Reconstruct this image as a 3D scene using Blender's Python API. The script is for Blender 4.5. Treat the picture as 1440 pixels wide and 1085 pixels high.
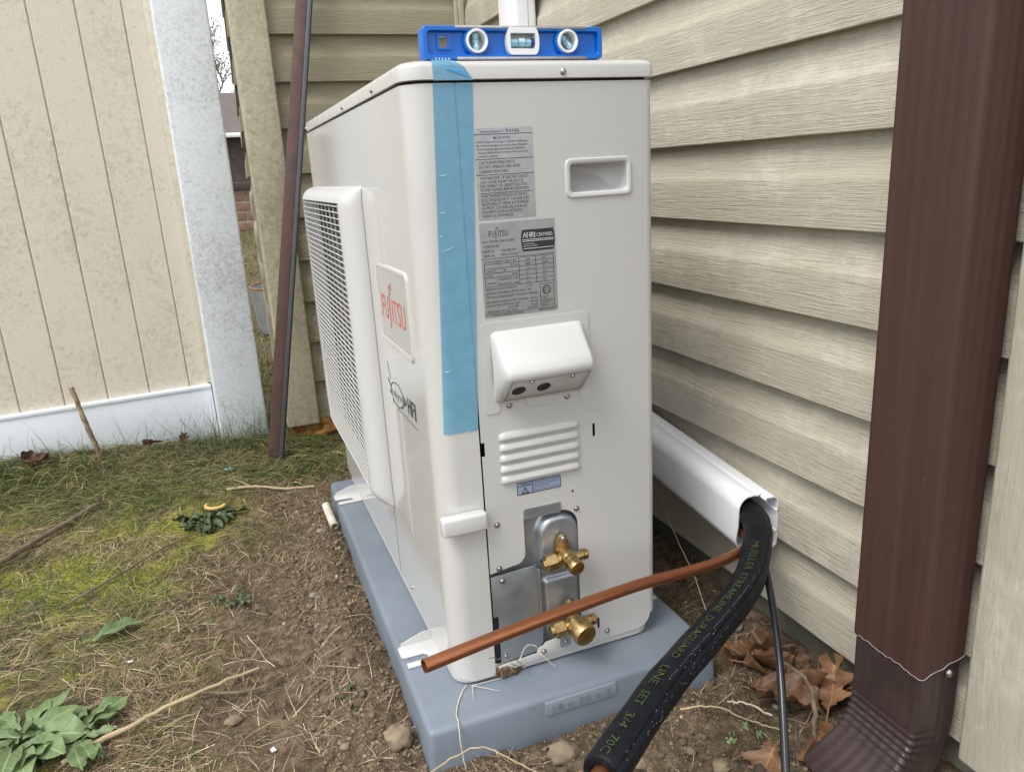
import bpy, bmesh, math, random
import numpy as np
from mathutils import Vector, Matrix, noise as mnoise

for o in list(bpy.data.objects):
    bpy.data.objects.remove(o, do_unlink=True)
scene = bpy.context.scene
COL = scene.collection
R = math.radians
random.seed(7)
RNG = np.random.default_rng(11)

# ------------------------------------------------------------------ camera
cam_data = bpy.data.cameras.new('camera')
cam = bpy.data.objects.new('camera', cam_data)
COL.objects.link(cam)
cam_r = Vector((0.9321, -0.3578, -0.0559)); cam_f = Vector((0.3300, 0.9033, -0.2744))
cam_f.normalize(); cam_r = (cam_r - cam_f * cam_r.dot(cam_f)).normalized()
cam_u = cam_r.cross(cam_f)
CAM = Vector((-0.2230, -0.9202, 0.7145))
m = Matrix((cam_r, cam_u, -cam_f)).transposed().to_4x4()
m.translation = CAM
cam.matrix_world = m
cam_data.sensor_width = 36.0
cam_data.lens = 1064.98 / 1440 * 36.0
cam_data.clip_start = 0.02
cam_data.clip_end = 600
scene.camera = cam

# ------------------------------------------------------------------ sky, sun, exposure (overcast day)
SUN_EL, SUN_AZ = R(56), R(-118)          # azimuth from +Y towards +X: the light comes from the left of the picture
world = bpy.data.worlds.new('World'); scene.world = world
world.use_nodes = True
wn = world.node_tree.nodes; wl = world.node_tree.links
for n in list(wn): wn.remove(n)
sky = wn.new('ShaderNodeTexSky'); sky.sky_type = 'NISHITA'; sky.sun_disc = False
sky.sun_elevation = SUN_EL; sky.sun_rotation = SUN_AZ
sky.air_density = 1.0; sky.dust_density = 3.0; sky.ozone_density = 1.0
hs = wn.new('ShaderNodeHueSaturation'); hs.inputs['Saturation'].default_value = 0.22
mixw = wn.new('ShaderNodeMix'); mixw.data_type = 'RGBA'; mixw.inputs['Factor'].default_value = 0.62
mixw.inputs['B'].default_value = (7.2, 7.5, 7.9, 1)      # even cloud cover
bg = wn.new('ShaderNodeBackground'); bg.inputs['Strength'].default_value = 0.15
wo = wn.new('ShaderNodeOutputWorld')
wl.new(sky.outputs[0], hs.inputs['Color']); wl.new(hs.outputs[0], mixw.inputs['A'])
wl.new(mixw.outputs['Result'], bg.inputs['Color']); wl.new(bg.outputs[0], wo.inputs['Surface'])
sun_d = bpy.data.lights.new('sun', 'SUN'); sun_d.energy = 1.5; sun_d.angle = R(26); sun_d.color = (1.0, 0.965, 0.91)
sun = bpy.data.objects.new('sun', sun_d); COL.objects.link(sun)
sd = Vector((math.sin(SUN_AZ) * math.cos(SUN_EL), math.cos(SUN_AZ) * math.cos(SUN_EL), math.sin(SUN_EL)))
sun.rotation_euler = sd.to_track_quat('Z', 'Y').to_euler()
sun.location = (-3, -1, 5)

scene.render.engine = 'CYCLES'
scene.cycles.use_denoising = True
scene.cycles.max_bounces = 8
scene.view_settings.view_transform = 'Standard'
scene.view_settings.look = 'None'
scene.view_settings.exposure = 0.66
scene.view_settings.gamma = 1.0
scene.view_settings.use_curve_mapping = False

# ------------------------------------------------------------------ mesh helpers
class MB:
    def __init__(s): s.v = []; s.f = []
    def add(s, vs, fs):
        o = len(s.v); s.v += [tuple(p) for p in vs]; s.f += [tuple(i + o for i in f) for f in fs]; return s
    def box(s, x0, x1, y0, y1, z0, z1):
        return s.add([(x0,y0,z0),(x1,y0,z0),(x1,y1,z0),(x0,y1,z0),(x0,y0,z1),(x1,y0,z1),(x1,y1,z1),(x0,y1,z1)],
                     [(0,3,2,1),(4,5,6,7),(0,1,5,4),(1,2,6,5),(2,3,7,6),(3,0,4,7)])
    def grid(s, P, flip=False, closed_u=False):
        n = len(P); k = len(P[0]); o = len(s.v)
        for row in P: s.v += [tuple(p) for p in row]
        for i in range(n - 1):
            for j in range(k if closed_u else k - 1):
                j2 = (j + 1) % k
                f = (o+i*k+j, o+i*k+j2, o+(i+1)*k+j2, o+(i+1)*k+j)
                s.f.append(f[::-1] if flip else f)
        return s
    def tube(s, path, r, n=12, caps=True, up=(0,0,1), squash=1.0):
        path = [Vector(p) for p in path]; rows = []
        t0 = (path[1]-path[0]).normalized(); u = Vector(up)
        u = u - t0 * u.dot(t0)
        if u.length < 1e-4: u = Vector((1,0,0)) - t0 * t0.x
        u.normalize()
        for i, p in enumerate(path):
            a = path[max(i-1,0)]; b = path[min(i+1,len(path)-1)]
            t = (b - a).normalized()
            u = (u - t * u.dot(t)).normalized(); w = t.cross(u)
            rr = r[i] if isinstance(r, (list, tuple)) else r
            rows.append([p + (u*math.cos(2*math.pi*k/n) + w*squash*math.sin(2*math.pi*k/n))*rr for k in range(n)])
        o = len(s.v)
        s.grid(rows, closed_u=True, flip=True)
        if caps:
            s.f.append(tuple(o+k for k in range(n)))
            e = o + (len(path)-1)*n
            s.f.append(tuple(e+k for k in reversed(range(n))))
        return s
    def cyl(s, p0, p1, r0, r1=None, n=16): return s.tube([p0, p1], [r0, r0 if r1 is None else r1], n)
    def prism(s, poly, fn, d):
        """poly 2-D loop, fn maps (a,b)->Vector, d thickness vector"""
        n = len(poly); o = len(s.v); d = Vector(d)
        for q in poly: s.v.append(tuple(Vector(fn(*q))))
        for q in poly: s.v.append(tuple(Vector(fn(*q)) + d))
        s.f.append(tuple(range(o, o+n))); s.f.append(tuple(reversed(range(o+n, o+2*n))))
        for i in range(n):
            j = (i+1) % n
            s.f.append((o+i, o+n+i, o+n+j, o+j))
        return s
    def lathe(s, prof, origin, axis, n=16):
        """prof list of (r,h) along axis"""
        ax = Vector(axis).normalized(); u = ax.orthogonal().normalized(); w = ax.cross(u); og = Vector(origin)
        rows = [[og + ax*h + (u*math.cos(2*math.pi*k/n)+w*math.sin(2*math.pi*k/n))*max(r,1e-5) for k in range(n)] for r, h in prof]
        return s.grid(rows, closed_u=True)

def rrect(x0, x1, z0, z1, r, n=5):
    out = []
    for cx, cz, a0 in ((x1-r,z1-r,0),(x0+r,z1-r,90),(x0+r,z0+r,180),(x1-r,z0+r,270)):
        for k in range(n+1):
            a = R(a0 + 90*k/n); out.append((cx+r*math.cos(a), cz+r*math.sin(a)))
    return out
def circ(cx, cz, r, n=20): return [(cx+r*math.cos(2*math.pi*k/n), cz+r*math.sin(2*math.pi*k/n)) for k in range(n)]

def plate_mesh(outer, holes, fn, d, bevel=0):
    bm = bmesh.new(); edges = []
    for loop in [outer] + list(holes):
        vs = [bm.verts.new(Vector(fn(*q))) for q in loop]
        for i in range(len(vs)): edges.append(bm.edges.new((vs[i], vs[(i+1) % len(vs)])))
    bmesh.ops.triangle_fill(bm, use_beauty=True, edges=edges)
    ret = bmesh.ops.extrude_face_region(bm, geom=list(bm.faces), use_keep_orig=True)
    vs = [g for g in ret['geom'] if isinstance(g, bmesh.types.BMVert)]
    bmesh.ops.translate(bm, verts=vs, vec=Vector(d))
    bmesh.ops.recalc_face_normals(bm, faces=bm.faces)
    me = bpy.data.meshes.new('plate'); bm.to_mesh(me); bm.free()
    return me

def finish(me, mat, smooth, ang):
    if mat is not None: me.materials.append(mat)
    if smooth:
        me.polygons.foreach_set('use_smooth', [True]*len(me.polygons))
        me.set_sharp_from_angle(angle=R(ang))
    me.update()
def mesh_of(mb, name, mat=None, smooth=True, ang=40, bevel=0, seg=2, fix=False, bang=30):
    me = bpy.data.meshes.new(name)
    me.from_pydata(mb.v, [], mb.f)
    if bevel or fix:
        bm = bmesh.new(); bm.from_mesh(me)
        bmesh.ops.remove_doubles(bm, verts=bm.verts, dist=1e-6)
        bmesh.ops.recalc_face_normals(bm, faces=bm.faces)
        if bevel:
            es = [e for e in bm.edges if len(e.link_faces) == 2 and e.calc_face_angle(0) > R(bang)]
            bmesh.ops.bevel(bm, geom=es, offset=bevel, segments=seg, affect='EDGES', profile=0.5, clamp_overlap=True)
        bm.to_mesh(me); bm.free()
    finish(me, mat, smooth, ang)
    return me
def link(name, me, parent=None, loc=(0,0,0), rot=(0,0,0), scale=(1,1,1)):
    o = bpy.data.objects.new(name, me); COL.objects.link(o)
    o.parent = parent; o.location = loc; o.rotation_euler = rot; o.scale = scale
    return o
def obj(name, mb, mat, parent=None, loc=(0,0,0), rot=(0,0,0), **kw):
    return link(name, mesh_of(mb, name, mat, **kw), parent, loc, rot)
def tag(o, label, cat, group=None):
    o['label'] = label; o['category'] = cat
    if group: o['group'] = group
    return o
def thing(name, label, cat, loc=(0,0,0), rot=(0,0,0), group=None):
    o = bpy.data.objects.new(name, None); COL.objects.link(o); o.empty_display_size = 0.05
    o.location = loc; o.rotation_euler = rot
    return tag(o, label, cat, group)
def structure(o): o['kind'] = 'structure'; return o
def stuff(o): o['kind'] = 'stuff'; return o

def curve_pts(pts, n=8):
    """Catmull-Rom through points"""
    P = [Vector(p) for p in pts]; P = [P[0]*2-P[1]] + P + [P[-1]*2-P[-2]]; out = []
    for i in range(1, len(P)-2):
        for k in range(n):
            t = k/n; a, b, c, d = P[i-1], P[i], P[i+1], P[i+2]
            out.append(0.5*((2*b)+(c-a)*t+(2*a-5*b+4*c-d)*t*t+(3*b-a-3*c+d)*t**3))
    out.append(P[-2]); return out

_tc = {}
def text_geo(body):
    """flat glyph mesh, unit cap height, origin at lower left; returns verts, faces, width"""
    if body in _tc: return _tc[body]
    cu = bpy.data.curves.new('glyphs', 'FONT'); cu.body = body; cu.size = 1.0; cu.resolution_u = 2; cu.fill_mode = 'FRONT'
    ob = bpy.data.objects.new('glyphs', cu); COL.objects.link(ob)
    dg = bpy.context.evaluated_depsgraph_get(); dg.update()
    me = ob.evaluated_get(dg).to_mesh()
    vs = [(v.co.x, v.co.y) for v in me.vertices]; fs = [tuple(p.vertices) for p in me.polygons]
    ob.evaluated_get(dg).to_mesh_clear()
    bpy.data.objects.remove(ob); bpy.data.curves.remove(cu)
    cap = 0.69
    x0 = min(v[0] for v in vs); x1 = max(v[0] for v in vs)
    res = ([((x-x0)/cap, y/cap) for x, y in vs], fs, (x1-x0)/cap)
    _tc[body] = res; return res
def put_text(mb, body, fn, a, b, h, w=None, align='l'):
    """lettering: lower-left at (a,b), cap height h, squeezed to width w; fn maps (a,b) to space"""
    vs, fs, wid = text_geo(body)
    sx = h if w is None else w / wid
    if align == 'c': a -= wid*sx/2
    mb.add([fn(a + x*sx, b + y*h) for x, y in vs], fs); return a + wid*sx
def put_rect(mb, fn, a0, a1, b0, b1):
    mb.add([fn(a0,b0), fn(a1,b0), fn(a1,b1), fn(a0,b1)], [(0,1,2,3)])

# ------------------------------------------------------------------ materials
def nmat(name):
    mt = bpy.data.materials.new(name); mt.use_nodes = True
    nt = mt.node_tree; b = nt.nodes['Principled BSDF']
    return mt, nt.nodes, nt.links, b
def coords(nd, lk, scale=(1,1,1), rand=False, kind='Object'):
    tc = nd.new('ShaderNodeTexCoord'); out = tc.outputs[kind]
    if rand:
        oi = nd.new('ShaderNodeObjectInfo'); va = nd.new('ShaderNodeVectorMath'); va.operation = 'ADD'
        sc = nd.new('ShaderNodeVectorMath'); sc.operation = 'SCALE'; sc.inputs['Scale'].default_value = 1.0
        cb = nd.new('ShaderNodeCombineXYZ')
        for k, f in enumerate((37.0, 11.0, 23.0)):
            mm = nd.new('ShaderNodeMath'); mm.operation = 'MULTIPLY'; mm.inputs[1].default_value = f
            lk.new(oi.outputs['Random'], mm.inputs[0]); lk.new(mm.outputs[0], cb.inputs[k])
        lk.new(out, va.inputs[0]); lk.new(cb.outputs[0], va.inputs[1]); out = va.outputs[0]
    mp = nd.new('ShaderNodeMapping'); mp.inputs['Scale'].default_value = scale
    lk.new(out, mp.inputs['Vector']); return mp.outputs[0]
def noise(nd, lk, vec, scale, detail=4, rough=0.55, dist=0.0):
    n = nd.new('ShaderNodeTexNoise'); n.inputs['Scale'].default_value = scale; n.inputs['Detail'].default_value = detail
    n.inputs['Roughness'].default_value = rough; n.inputs['Distortion'].default_value = dist
    lk.new(vec, n.inputs['Vector']); return n.outputs['Fac']
def ramp(nd, lk, fac, stops, interp='LINEAR'):
    r = nd.new('ShaderNodeValToRGB'); r.color_ramp.interpolation = interp
    e = r.color_ramp.elements
    while len(e) < len(stops): e.new(0.5)
    for k, (p, c) in enumerate(stops):
        e[k].position = p; e[k].color = (*c, 1) if len(c) == 3 else c
    lk.new(fac, r.inputs[0]); return r.outputs['Color']
def mixc(nd, lk, fac, a, b, mode='MIX'):
    mx = nd.new('ShaderNodeMix'); mx.data_type = 'RGBA'; mx.blend_type = mode
    for s, v in (('Factor', fac), ('A', a), ('B', b)):
        if hasattr(v, 'links'): lk.new(v, mx.inputs[s])
        elif s == 'Factor': mx.inputs[s].default_value = v
        else: mx.inputs[s].default_value = (*v, 1)
    return mx.outputs['Result']
def bump(nd, lk, b, height, strength, dist=0.002, prev=None):
    bp = nd.new('ShaderNodeBump'); bp.inputs['Strength'].default_value = strength; bp.inputs['Distance'].default_value = dist
    lk.new(height, bp.inputs['Height'])
    if prev is not None: lk.new(prev, bp.inputs['Normal'])
    if b is not None: lk.new(bp.outputs[0], b.inputs['Normal'])
    return bp.outputs[0]

def simple(name, col, rough=0.5, metal=0.0, var=0.0, vscale=20, bmp=0.0, bscale=300, bdist=0.0005, coat=0.0, col2=None, rand=True, spec=None, rvar=0.0):
    mt, nd, lk, b = nmat(name)
    b.inputs['Base Color'].default_value = (*col, 1); b.inputs['Roughness'].default_value = rough; b.inputs['Metallic'].default_value = metal
    if spec is not None: b.inputs['Specular IOR Level'].default_value = spec
    if coat: b.inputs['Coat Weight'].default_value = coat; b.inputs['Coat Roughness'].default_value = 0.08
    v = coords(nd, lk, rand=rand)
    if var or col2:
        c2 = col2 or tuple(c*(1-var) for c in col)
        n = noise(nd, lk, v, vscale, 5, 0.6)
        lk.new(ramp(nd, lk, n, [(0.35, col), (0.7, c2)]), b.inputs['Base Color'])
    if rvar:
        n = noise(nd, lk, v, vscale*0.7, 5, 0.65)
        mr = nd.new('ShaderNodeMapRange'); mr.inputs['From Min'].default_value = 0.35; mr.inputs['From Max'].default_value = 0.7
        mr.inputs['To Min'].default_value = max(0.02, rough-rvar); mr.inputs['To Max'].default_value = rough+rvar
        lk.new(n, mr.inputs['Value']); lk.new(mr.outputs[0], b.inputs['Roughness'])
    if bmp: bump(nd, lk, b, noise(nd, lk, v, bscale, 3, 0.6), bmp, bdist)
    return mt

M = {}
# siding: embossed wood grain along local X, mildew in soft patches
def siding_mat(name, clean, dirty, amount, upright=False, bd=0.0024, gk=0.38):
    sw = (lambda t: (t[2], t[1], t[0])) if upright else (lambda t: t)
    mt, nd, lk, b = nmat(name)
    v = coords(nd, lk, (1,1,1), rand=True)
    n1 = noise(nd, lk, v, 4.5, 8, 0.68, 0.3); n2 = noise(nd, lk, v, 38, 6, 0.7, 0.8)
    vz = coords(nd, lk, sw((1.2, 10, 16)), rand=True); n3 = noise(nd, lk, vz, 2.2, 6, 0.65)
    add = nd.new('ShaderNodeMath'); add.operation = 'ADD'; lk.new(n1, add.inputs[0])
    ml = nd.new('ShaderNodeMath'); ml.operation = 'MULTIPLY'; ml.inputs[1].default_value = 0.45; lk.new(n2, ml.inputs[0]); lk.new(ml.outputs[0], add.inputs[1])
    ml3 = nd.new('ShaderNodeMath'); ml3.operation = 'MULTIPLY_ADD'; ml3.inputs[1].default_value = 0.5; lk.new(n3, ml3.inputs[0]); lk.new(add.outputs[0], ml3.inputs[2])
    lo = 0.98 - amount
    fac = ramp(nd, lk, ml3.outputs[0], [(lo-0.16, (0,0,0)), (min(lo+0.2, 1.0), (1,1,1))])
    c = mixc(nd, lk, fac, clean, dirty)
    # grain
    vg = coords(nd, lk, sw((8, 60, 190)), rand=True)
    g1 = noise(nd, lk, vg, 1.6, 4, 0.62, 0.9)
    vf = coords(nd, lk, sw((26, 100, 480)), rand=True); g2 = noise(nd, lk, vf, 1.4, 3, 0.6, 0.6)
    gm = nd.new('ShaderNodeMath'); gm.operation = 'MULTIPLY_ADD'; gm.inputs[1].default_value = 0.45; lk.new(g2, gm.inputs[0]); lk.new(g1, gm.inputs[2])
    gc = ramp(nd, lk, gm.outputs[0], [(0.50, (0.66,0.65,0.62)), (0.66, (1,1,1))])
    c = mixc(nd, lk, gk, c, gc, 'MULTIPLY')
    lk.new(c, b.inputs['Base Color']); b.inputs['Roughness'].default_value = 0.6
    bump(nd, lk, b, gm.outputs[0], 1.0, bd)
    return mt
M['siding'] = siding_mat('vinyl siding', (0.645,0.605,0.52), (0.44,0.41,0.325), 0.19)
M['siding_dirty'] = siding_mat('mildewed vinyl siding', (0.50,0.46,0.37), (0.30,0.27,0.185), 0.38)
def post_mat(name, clean, dirty, lo, hi, scale=26, dist=1.2):
    mt, nd, lk, b = nmat(name)
    v = coords(nd, lk, rand=True)
    n1 = noise(nd, lk, v, 3.0, 6, 0.6); n2 = noise(nd, lk, v, scale, 7, 0.72, dist)
    mm = nd.new('ShaderNodeMath'); mm.operation = 'MULTIPLY_ADD'; mm.inputs[1].default_value = 0.55; lk.new(n1, mm.inputs[0]); lk.new(n2, mm.inputs[2])
    fac = ramp(nd, lk, mm.outputs[0], [(lo, (0,0,0)), (hi, (1,1,1))])
    lk.new(mixc(nd, lk, fac, clean, dirty), b.inputs['Base Color']); b.inputs['Roughness'].default_value = 0.45
    bump(nd, lk, b, n2, 0.12, 0.001)
    return mt
M['corner_post'] = post_mat('mildewed corner post', (0.50,0.455,0.345), (0.29,0.26,0.17), 0.62, 0.95, 60, 0.7)
M['corner_clean'] = siding_mat('corner post vinyl', (0.66,0.62,0.53), (0.46,0.43,0.345), 0.10, True, 0.0012, 0.3)
M['white_post'] = post_mat('white vinyl with algae', (0.70,0.735,0.77), (0.44,0.445,0.43), 0.74, 0.98, 95, 0.9)
M['white_vinyl'] = post_mat('white vinyl rail', (0.74,0.78,0.83), (0.55,0.56,0.55), 0.95, 1.2, 60, 0.8)
M['tan_board'] = post_mat('tan vinyl board', (0.66,0.60,0.505), (0.48,0.415,0.32), 0.76, 1.12, 70, 0.9)
# painted metal of the unit
M['unit_side'] = simple('painted steel', (0.50,0.494,0.475), 0.34, bmp=0.05, bscale=900, bdist=0.0002, var=0.03, vscale=3, rvar=0.05)
M['unit_front'] = simple('glossy painted steel', (0.53,0.524,0.505), 0.16, bmp=0.015, bscale=60, bdist=0.0008, coat=0.35, rvar=0.05, vscale=6)
M['unit_white'] = simple('white plastic', (0.545,0.542,0.53), 0.3, bmp=0.04, bscale=700, bdist=0.0002)
M['unit_lid'] = simple('painted lid', (0.53,0.524,0.505), 0.27, bmp=0.03, bscale=500, bdist=0.0002, rvar=0.06, vscale=8)
M['dark'] = simple('dark interior', (0.012,0.012,0.014), 0.7)
M['fan_grey'] = simple('grey fan plastic', (0.10,0.10,0.11), 0.5)
M['coil'] = simple('dark fins', (0.05,0.052,0.055), 0.6, var=0.4, vscale=200)
M['screw'] = simple('screw steel', (0.55,0.54,0.52), 0.28, 1.0, var=0.3, vscale=300)
M['galv'] = simple('zinc plated steel', (0.42,0.455,0.48), 0.38, 0.75, col2=(0.33,0.365,0.39), vscale=40, bmp=0.1, bscale=120, rvar=0.08)
M['brass'] = simple('brass', (0.50,0.355,0.155), 0.36, 1.0, col2=(0.33,0.22,0.095), vscale=90, bmp=0.1, bscale=400, rvar=0.1)
def foil_mat():
    mt, nd, lk, b = nmat('silver foil')
    v = coords(nd, lk, (1,1,1)); n = noise(nd, lk, v, 60, 3, 0.6)
    lk.new(ramp(nd, lk, n, [(0.35,(0.40,0.40,0.415)),(0.65,(0.47,0.47,0.485))]), b.inputs['Base Color'])
    b.inputs['Metallic'].default_value = 0.75; b.inputs['Roughness'].default_value = 0.36
    b.inputs['Thin Film Thickness'].default_value = 420; b.inputs['Thin Film IOR'].default_value = 1.25
    return mt
M['foil'] = foil_mat()
M['ink'] = simple('black ink', (0.022,0.022,0.028), 0.6)
M['ink_grey'] = simple('white ink', (0.62,0.62,0.63), 0.5)
M['red_ink'] = simple('red print', (0.62,0.075,0.045), 0.4)
M['charcoal_ink'] = simple('charcoal print', (0.055,0.07,0.085), 0.4)
M['badge'] = simple('silver badge', (0.52,0.52,0.51), 0.3, 0.35)
M['blue_label'] = simple('blue grey sticker', (0.27,0.32,0.43), 0.4)
# pad, pipes
M['pad'] = simple('grey blue plastic', (0.178,0.212,0.250), 0.5, col2=(0.142,0.170,0.203), vscale=7, bmp=0.22, bscale=420, bdist=0.0006, rvar=0.08)
M['pad_mark'] = simple('grey blue plastic marks', (0.215,0.245,0.28), 0.5)
def copper_mat():
    mt, nd, lk, b = nmat('copper')
    v = coords(nd, lk, (3, 60, 60)); n = noise(nd, lk, v, 3, 5, 0.65)
    v2 = coords(nd, lk, (1,1,1)); n2 = noise(nd, lk, v2, 30, 5, 0.6)
    c = ramp(nd, lk, n, [(0.3,(0.45,0.185,0.095)),(0.6,(0.31,0.12,0.058)),(0.8,(0.20,0.075,0.04))])
    lk.new(mixc(nd, lk, n2, c, (0.40,0.15,0.07)), b.inputs['Base Color'])
    b.inputs['Metallic'].default_value = 0.85; b.inputs['Roughness'].default_value = 0.36
    bump(nd, lk, b, n, 0.12, 0.0006)
    return mt
M['copper'] = copper_mat()
M['rubber'] = simple('black foam insulation', (0.0055,0.0065,0.0085), 0.48, col2=(0.009,0.0105,0.0135), vscale=60, bmp=0.7, bscale=210, bdist=0.0016, rvar=0.12, spec=0.16)
M['hose_print'] = simple('yellow green print', (0.068,0.092,0.014), 0.6, col2=(0.010,0.012,0.010), vscale=420)
M['scuff'] = simple('pale scuffs', (0.22,0.24,0.28), 0.7)
M['cable'] = simple('black cable sheath', (0.010,0.011,0.014), 0.25, bmp=0.1, bscale=80)
M['duct'] = simple('white pvc duct', (0.84,0.845,0.88), 0.3, var=0.05, vscale=5, bmp=0.03, bscale=60)
# downspout
def spout_mat():
    mt, nd, lk, b = nmat('brown painted aluminium')
    v = coords(nd, lk, (30, 30, 0.8)); n = noise(nd, lk, v, 2.5, 5, 0.6)
    c = ramp(nd, lk, n, [(0.3,(0.050,0.0235,0.0165)),(0.55,(0.058,0.0285,0.0205)),(0.8,(0.068,0.036,0.027))])
    v2 = coords(nd, lk, (1,1,0.35)); sp = noise(nd, lk, v2, 170, 3, 0.75)
    f = ramp(nd, lk, sp, [(0.66,(0,0,0)),(0.76,(0.5,0.5,0.5))])
    c = mixc(nd, lk, f, c, (0.16,0.12,0.095))
    lk.new(c, b.inputs['Base Color']); b.inputs['Roughness'].default_value = 0.55; b.inputs['Specular IOR Level'].default_value = 0.35
    bump(nd, lk, b, n, 0.1, 0.001)
    return mt
M['spout'] = spout_mat()
M['spout_elbow'] = simple('dark brown aluminium', (0.036,0.023,0.022), 0.36, col2=(0.05,0.033,0.031), vscale=18, bmp=0.1, bscale=80)
M['raw_edge'] = simple('bare aluminium edge', (0.42,0.39,0.37), 0.5, 0.3)
# steel stake
M['rust'] = simple('rusty brown paint', (0.092,0.044,0.035), 0.65, col2=(0.058,0.030,0.025), vscale=35, bmp=0.35, bscale=160, bdist=0.001)
M['steel_dark'] = simple('dark blue grey steel', (0.055,0.066,0.08), 0.42, 0.4, col2=(0.085,0.08,0.08), vscale=50)
# level
M['blue'] = simple('blue plastic', (0.0,0.135,0.56), 0.36, bmp=0.08, bscale=600, bdist=0.0003)
M['alu'] = simple('scuffed aluminium', (0.55,0.54,0.53), 0.42, 0.8, col2=(0.40,0.40,0.41), vscale=120)
M['ring'] = simple('white ring plastic', (0.82,0.83,0.83), 0.3)
M['vial'] = simple('vial fluid', (0.30,0.58,0.74), 0.1, coat=0.5)
M['vial_clear'] = simple('vial bubble', (0.80,0.86,0.88), 0.1, coat=0.5)
M['vial_dark'] = simple('vial end', (0.02,0.03,0.16), 0.3)
# tape
def tape_mat():
    mt, nd, lk, b = nmat('blue tape')
    b.inputs['Base Color'].default_value = (0.17,0.42,0.60,1); b.inputs['Roughness'].default_value = 0.38
    v = coords(nd, lk, (1,1,1)); n = noise(nd, lk, v, 55, 4, 0.6, 0.4)
    lk.new(ramp(nd, lk, n, [(0.3,(0.20,0.45,0.62)),(0.7,(0.26,0.52,0.68))]), b.inputs['Base Color'])
    bump(nd, lk, b, noise(nd, lk, v, 30, 4, 0.6), 0.18, 0.002)
    tr = nd.new('ShaderNodeBsdfTransparent'); tr.inputs[0].default_value = (0.45,0.68,0.82,1)
    ms = nd.new('ShaderNodeMixShader'); ms.inputs[0].default_value = 0.54
    lk.new(tr.outputs[0], ms.inputs[1]); lk.new(b.outputs[0], ms.inputs[2]); lk.new(ms.outputs[0], nd['Material Output'].inputs['Surface'])
    return mt
M['tape'] = tape_mat()
M['tape_worn'] = simple('worn tape', (0.50,0.64,0.72), 0.5)
M['tape_fold'] = simple('folded blue tape', (0.07,0.32,0.60), 0.4, var=0.15, vscale=60)
# masonry and far things
M['concrete'] = simple('mossy concrete', (0.17,0.165,0.12), 0.9, col2=(0.075,0.08,0.045), vscale=14, bmp=0.5, bscale=120, bdist=0.002)
M['sheathing'] = simple('wall sheathing', (0.05,0.045,0.035), 0.9)
M['foam'] = simple('orange insulation foam', (0.36,0.17,0.03), 0.9, col2=(0.09,0.035,0.01), vscale=38, bmp=0.7, bscale=140, bdist=0.004)
M['brick'] = simple('tan brick', (0.27,0.17,0.115), 0.9, col2=(0.17,0.10,0.075), vscale=25, bmp=0.4, bscale=120)
M['mortar'] = simple('pale mortar', (0.46,0.42,0.37), 0.95)
M['cap_stone'] = simple('dark coping', (0.07,0.045,0.04), 0.8, var=0.4, vscale=12)
M['far_wall'] = simple('brown cedar shingle wall', (0.115,0.085,0.08), 0.85, col2=(0.06,0.045,0.042), vscale=6)
def roof_mat():
    mt, nd, lk, b = nmat('asphalt shingles')
    v = coords(nd, lk, (3, 9, 9)); n = noise(nd, lk, v, 1.6, 5, 0.7)
    lk.new(ramp(nd, lk, n, [(0.35,(0.15,0.12,0.11)),(0.65,(0.085,0.07,0.066))]), b.inputs['Base Color'])
    b.inputs['Roughness'].default_value = 0.95
    return mt
M['roof'] = roof_mat()
M['gutter'] = simple('white gutter', (0.75,0.76,0.77), 0.4)
M['tub'] = simple('galvanised tub', (0.42,0.44,0.45), 0.45, 0.7, col2=(0.30,0.31,0.32), vscale=20)
M['tub_rust'] = simple('rusty rim', (0.25,0.12,0.06), 0.7, var=0.4)
M['bark'] = simple('grey bark', (0.13,0.105,0.085), 0.9, var=0.4, vscale=8)
M['far_leaf'] = simple('far leaves', (0.10,0.10,0.035), 0.7)
# organic
M['stick'] = simple('grey brown stick', (0.20,0.15,0.10), 0.85, col2=(0.085,0.06,0.04), vscale=60, bmp=0.5, bscale=180, bdist=0.0015)
M['stick_bark'] = simple('peeling bark stick', (0.36,0.27,0.165), 0.85, col2=(0.085,0.05,0.03), vscale=42, bmp=0.6, bscale=150, bdist=0.002)
M['straw'] = simple('dry straw', (0.48,0.38,0.22), 0.75, var=0.35, vscale=40)
M['pale_straw'] = simple('bleached straw', (0.66,0.58,0.43), 0.7, var=0.2, vscale=60)
M['stone'] = simple('tan stone', (0.25,0.19,0.125), 0.9, col2=(0.15,0.11,0.072), vscale=40, bmp=0.5, bscale=120, bdist=0.003)
M['pebble'] = simple('grey pebble', (0.24,0.215,0.185), 0.8, var=0.3, vscale=60, bmp=0.2, bscale=160)
M['roots'] = simple('root clump', (0.14,0.085,0.045), 0.95, col2=(0.06,0.038,0.022), vscale=90, bmp=0.8, bscale=260, bdist=0.003)
M['snack'] = simple('yellow curl', (0.62,0.42,0.12), 0.6, col2=(0.48,0.30,0.08), vscale=60)
M['pvc'] = simple('weathered white pvc', (0.66,0.61,0.50), 0.5, col2=(0.45,0.39,0.30), vscale=50)
M['teal'] = simple('teal scrap', (0.10,0.22,0.21), 0.4, var=0.4, vscale=50)
M['white_scrap'] = simple('white scrap', (0.75,0.74,0.72), 0.5)
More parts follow.
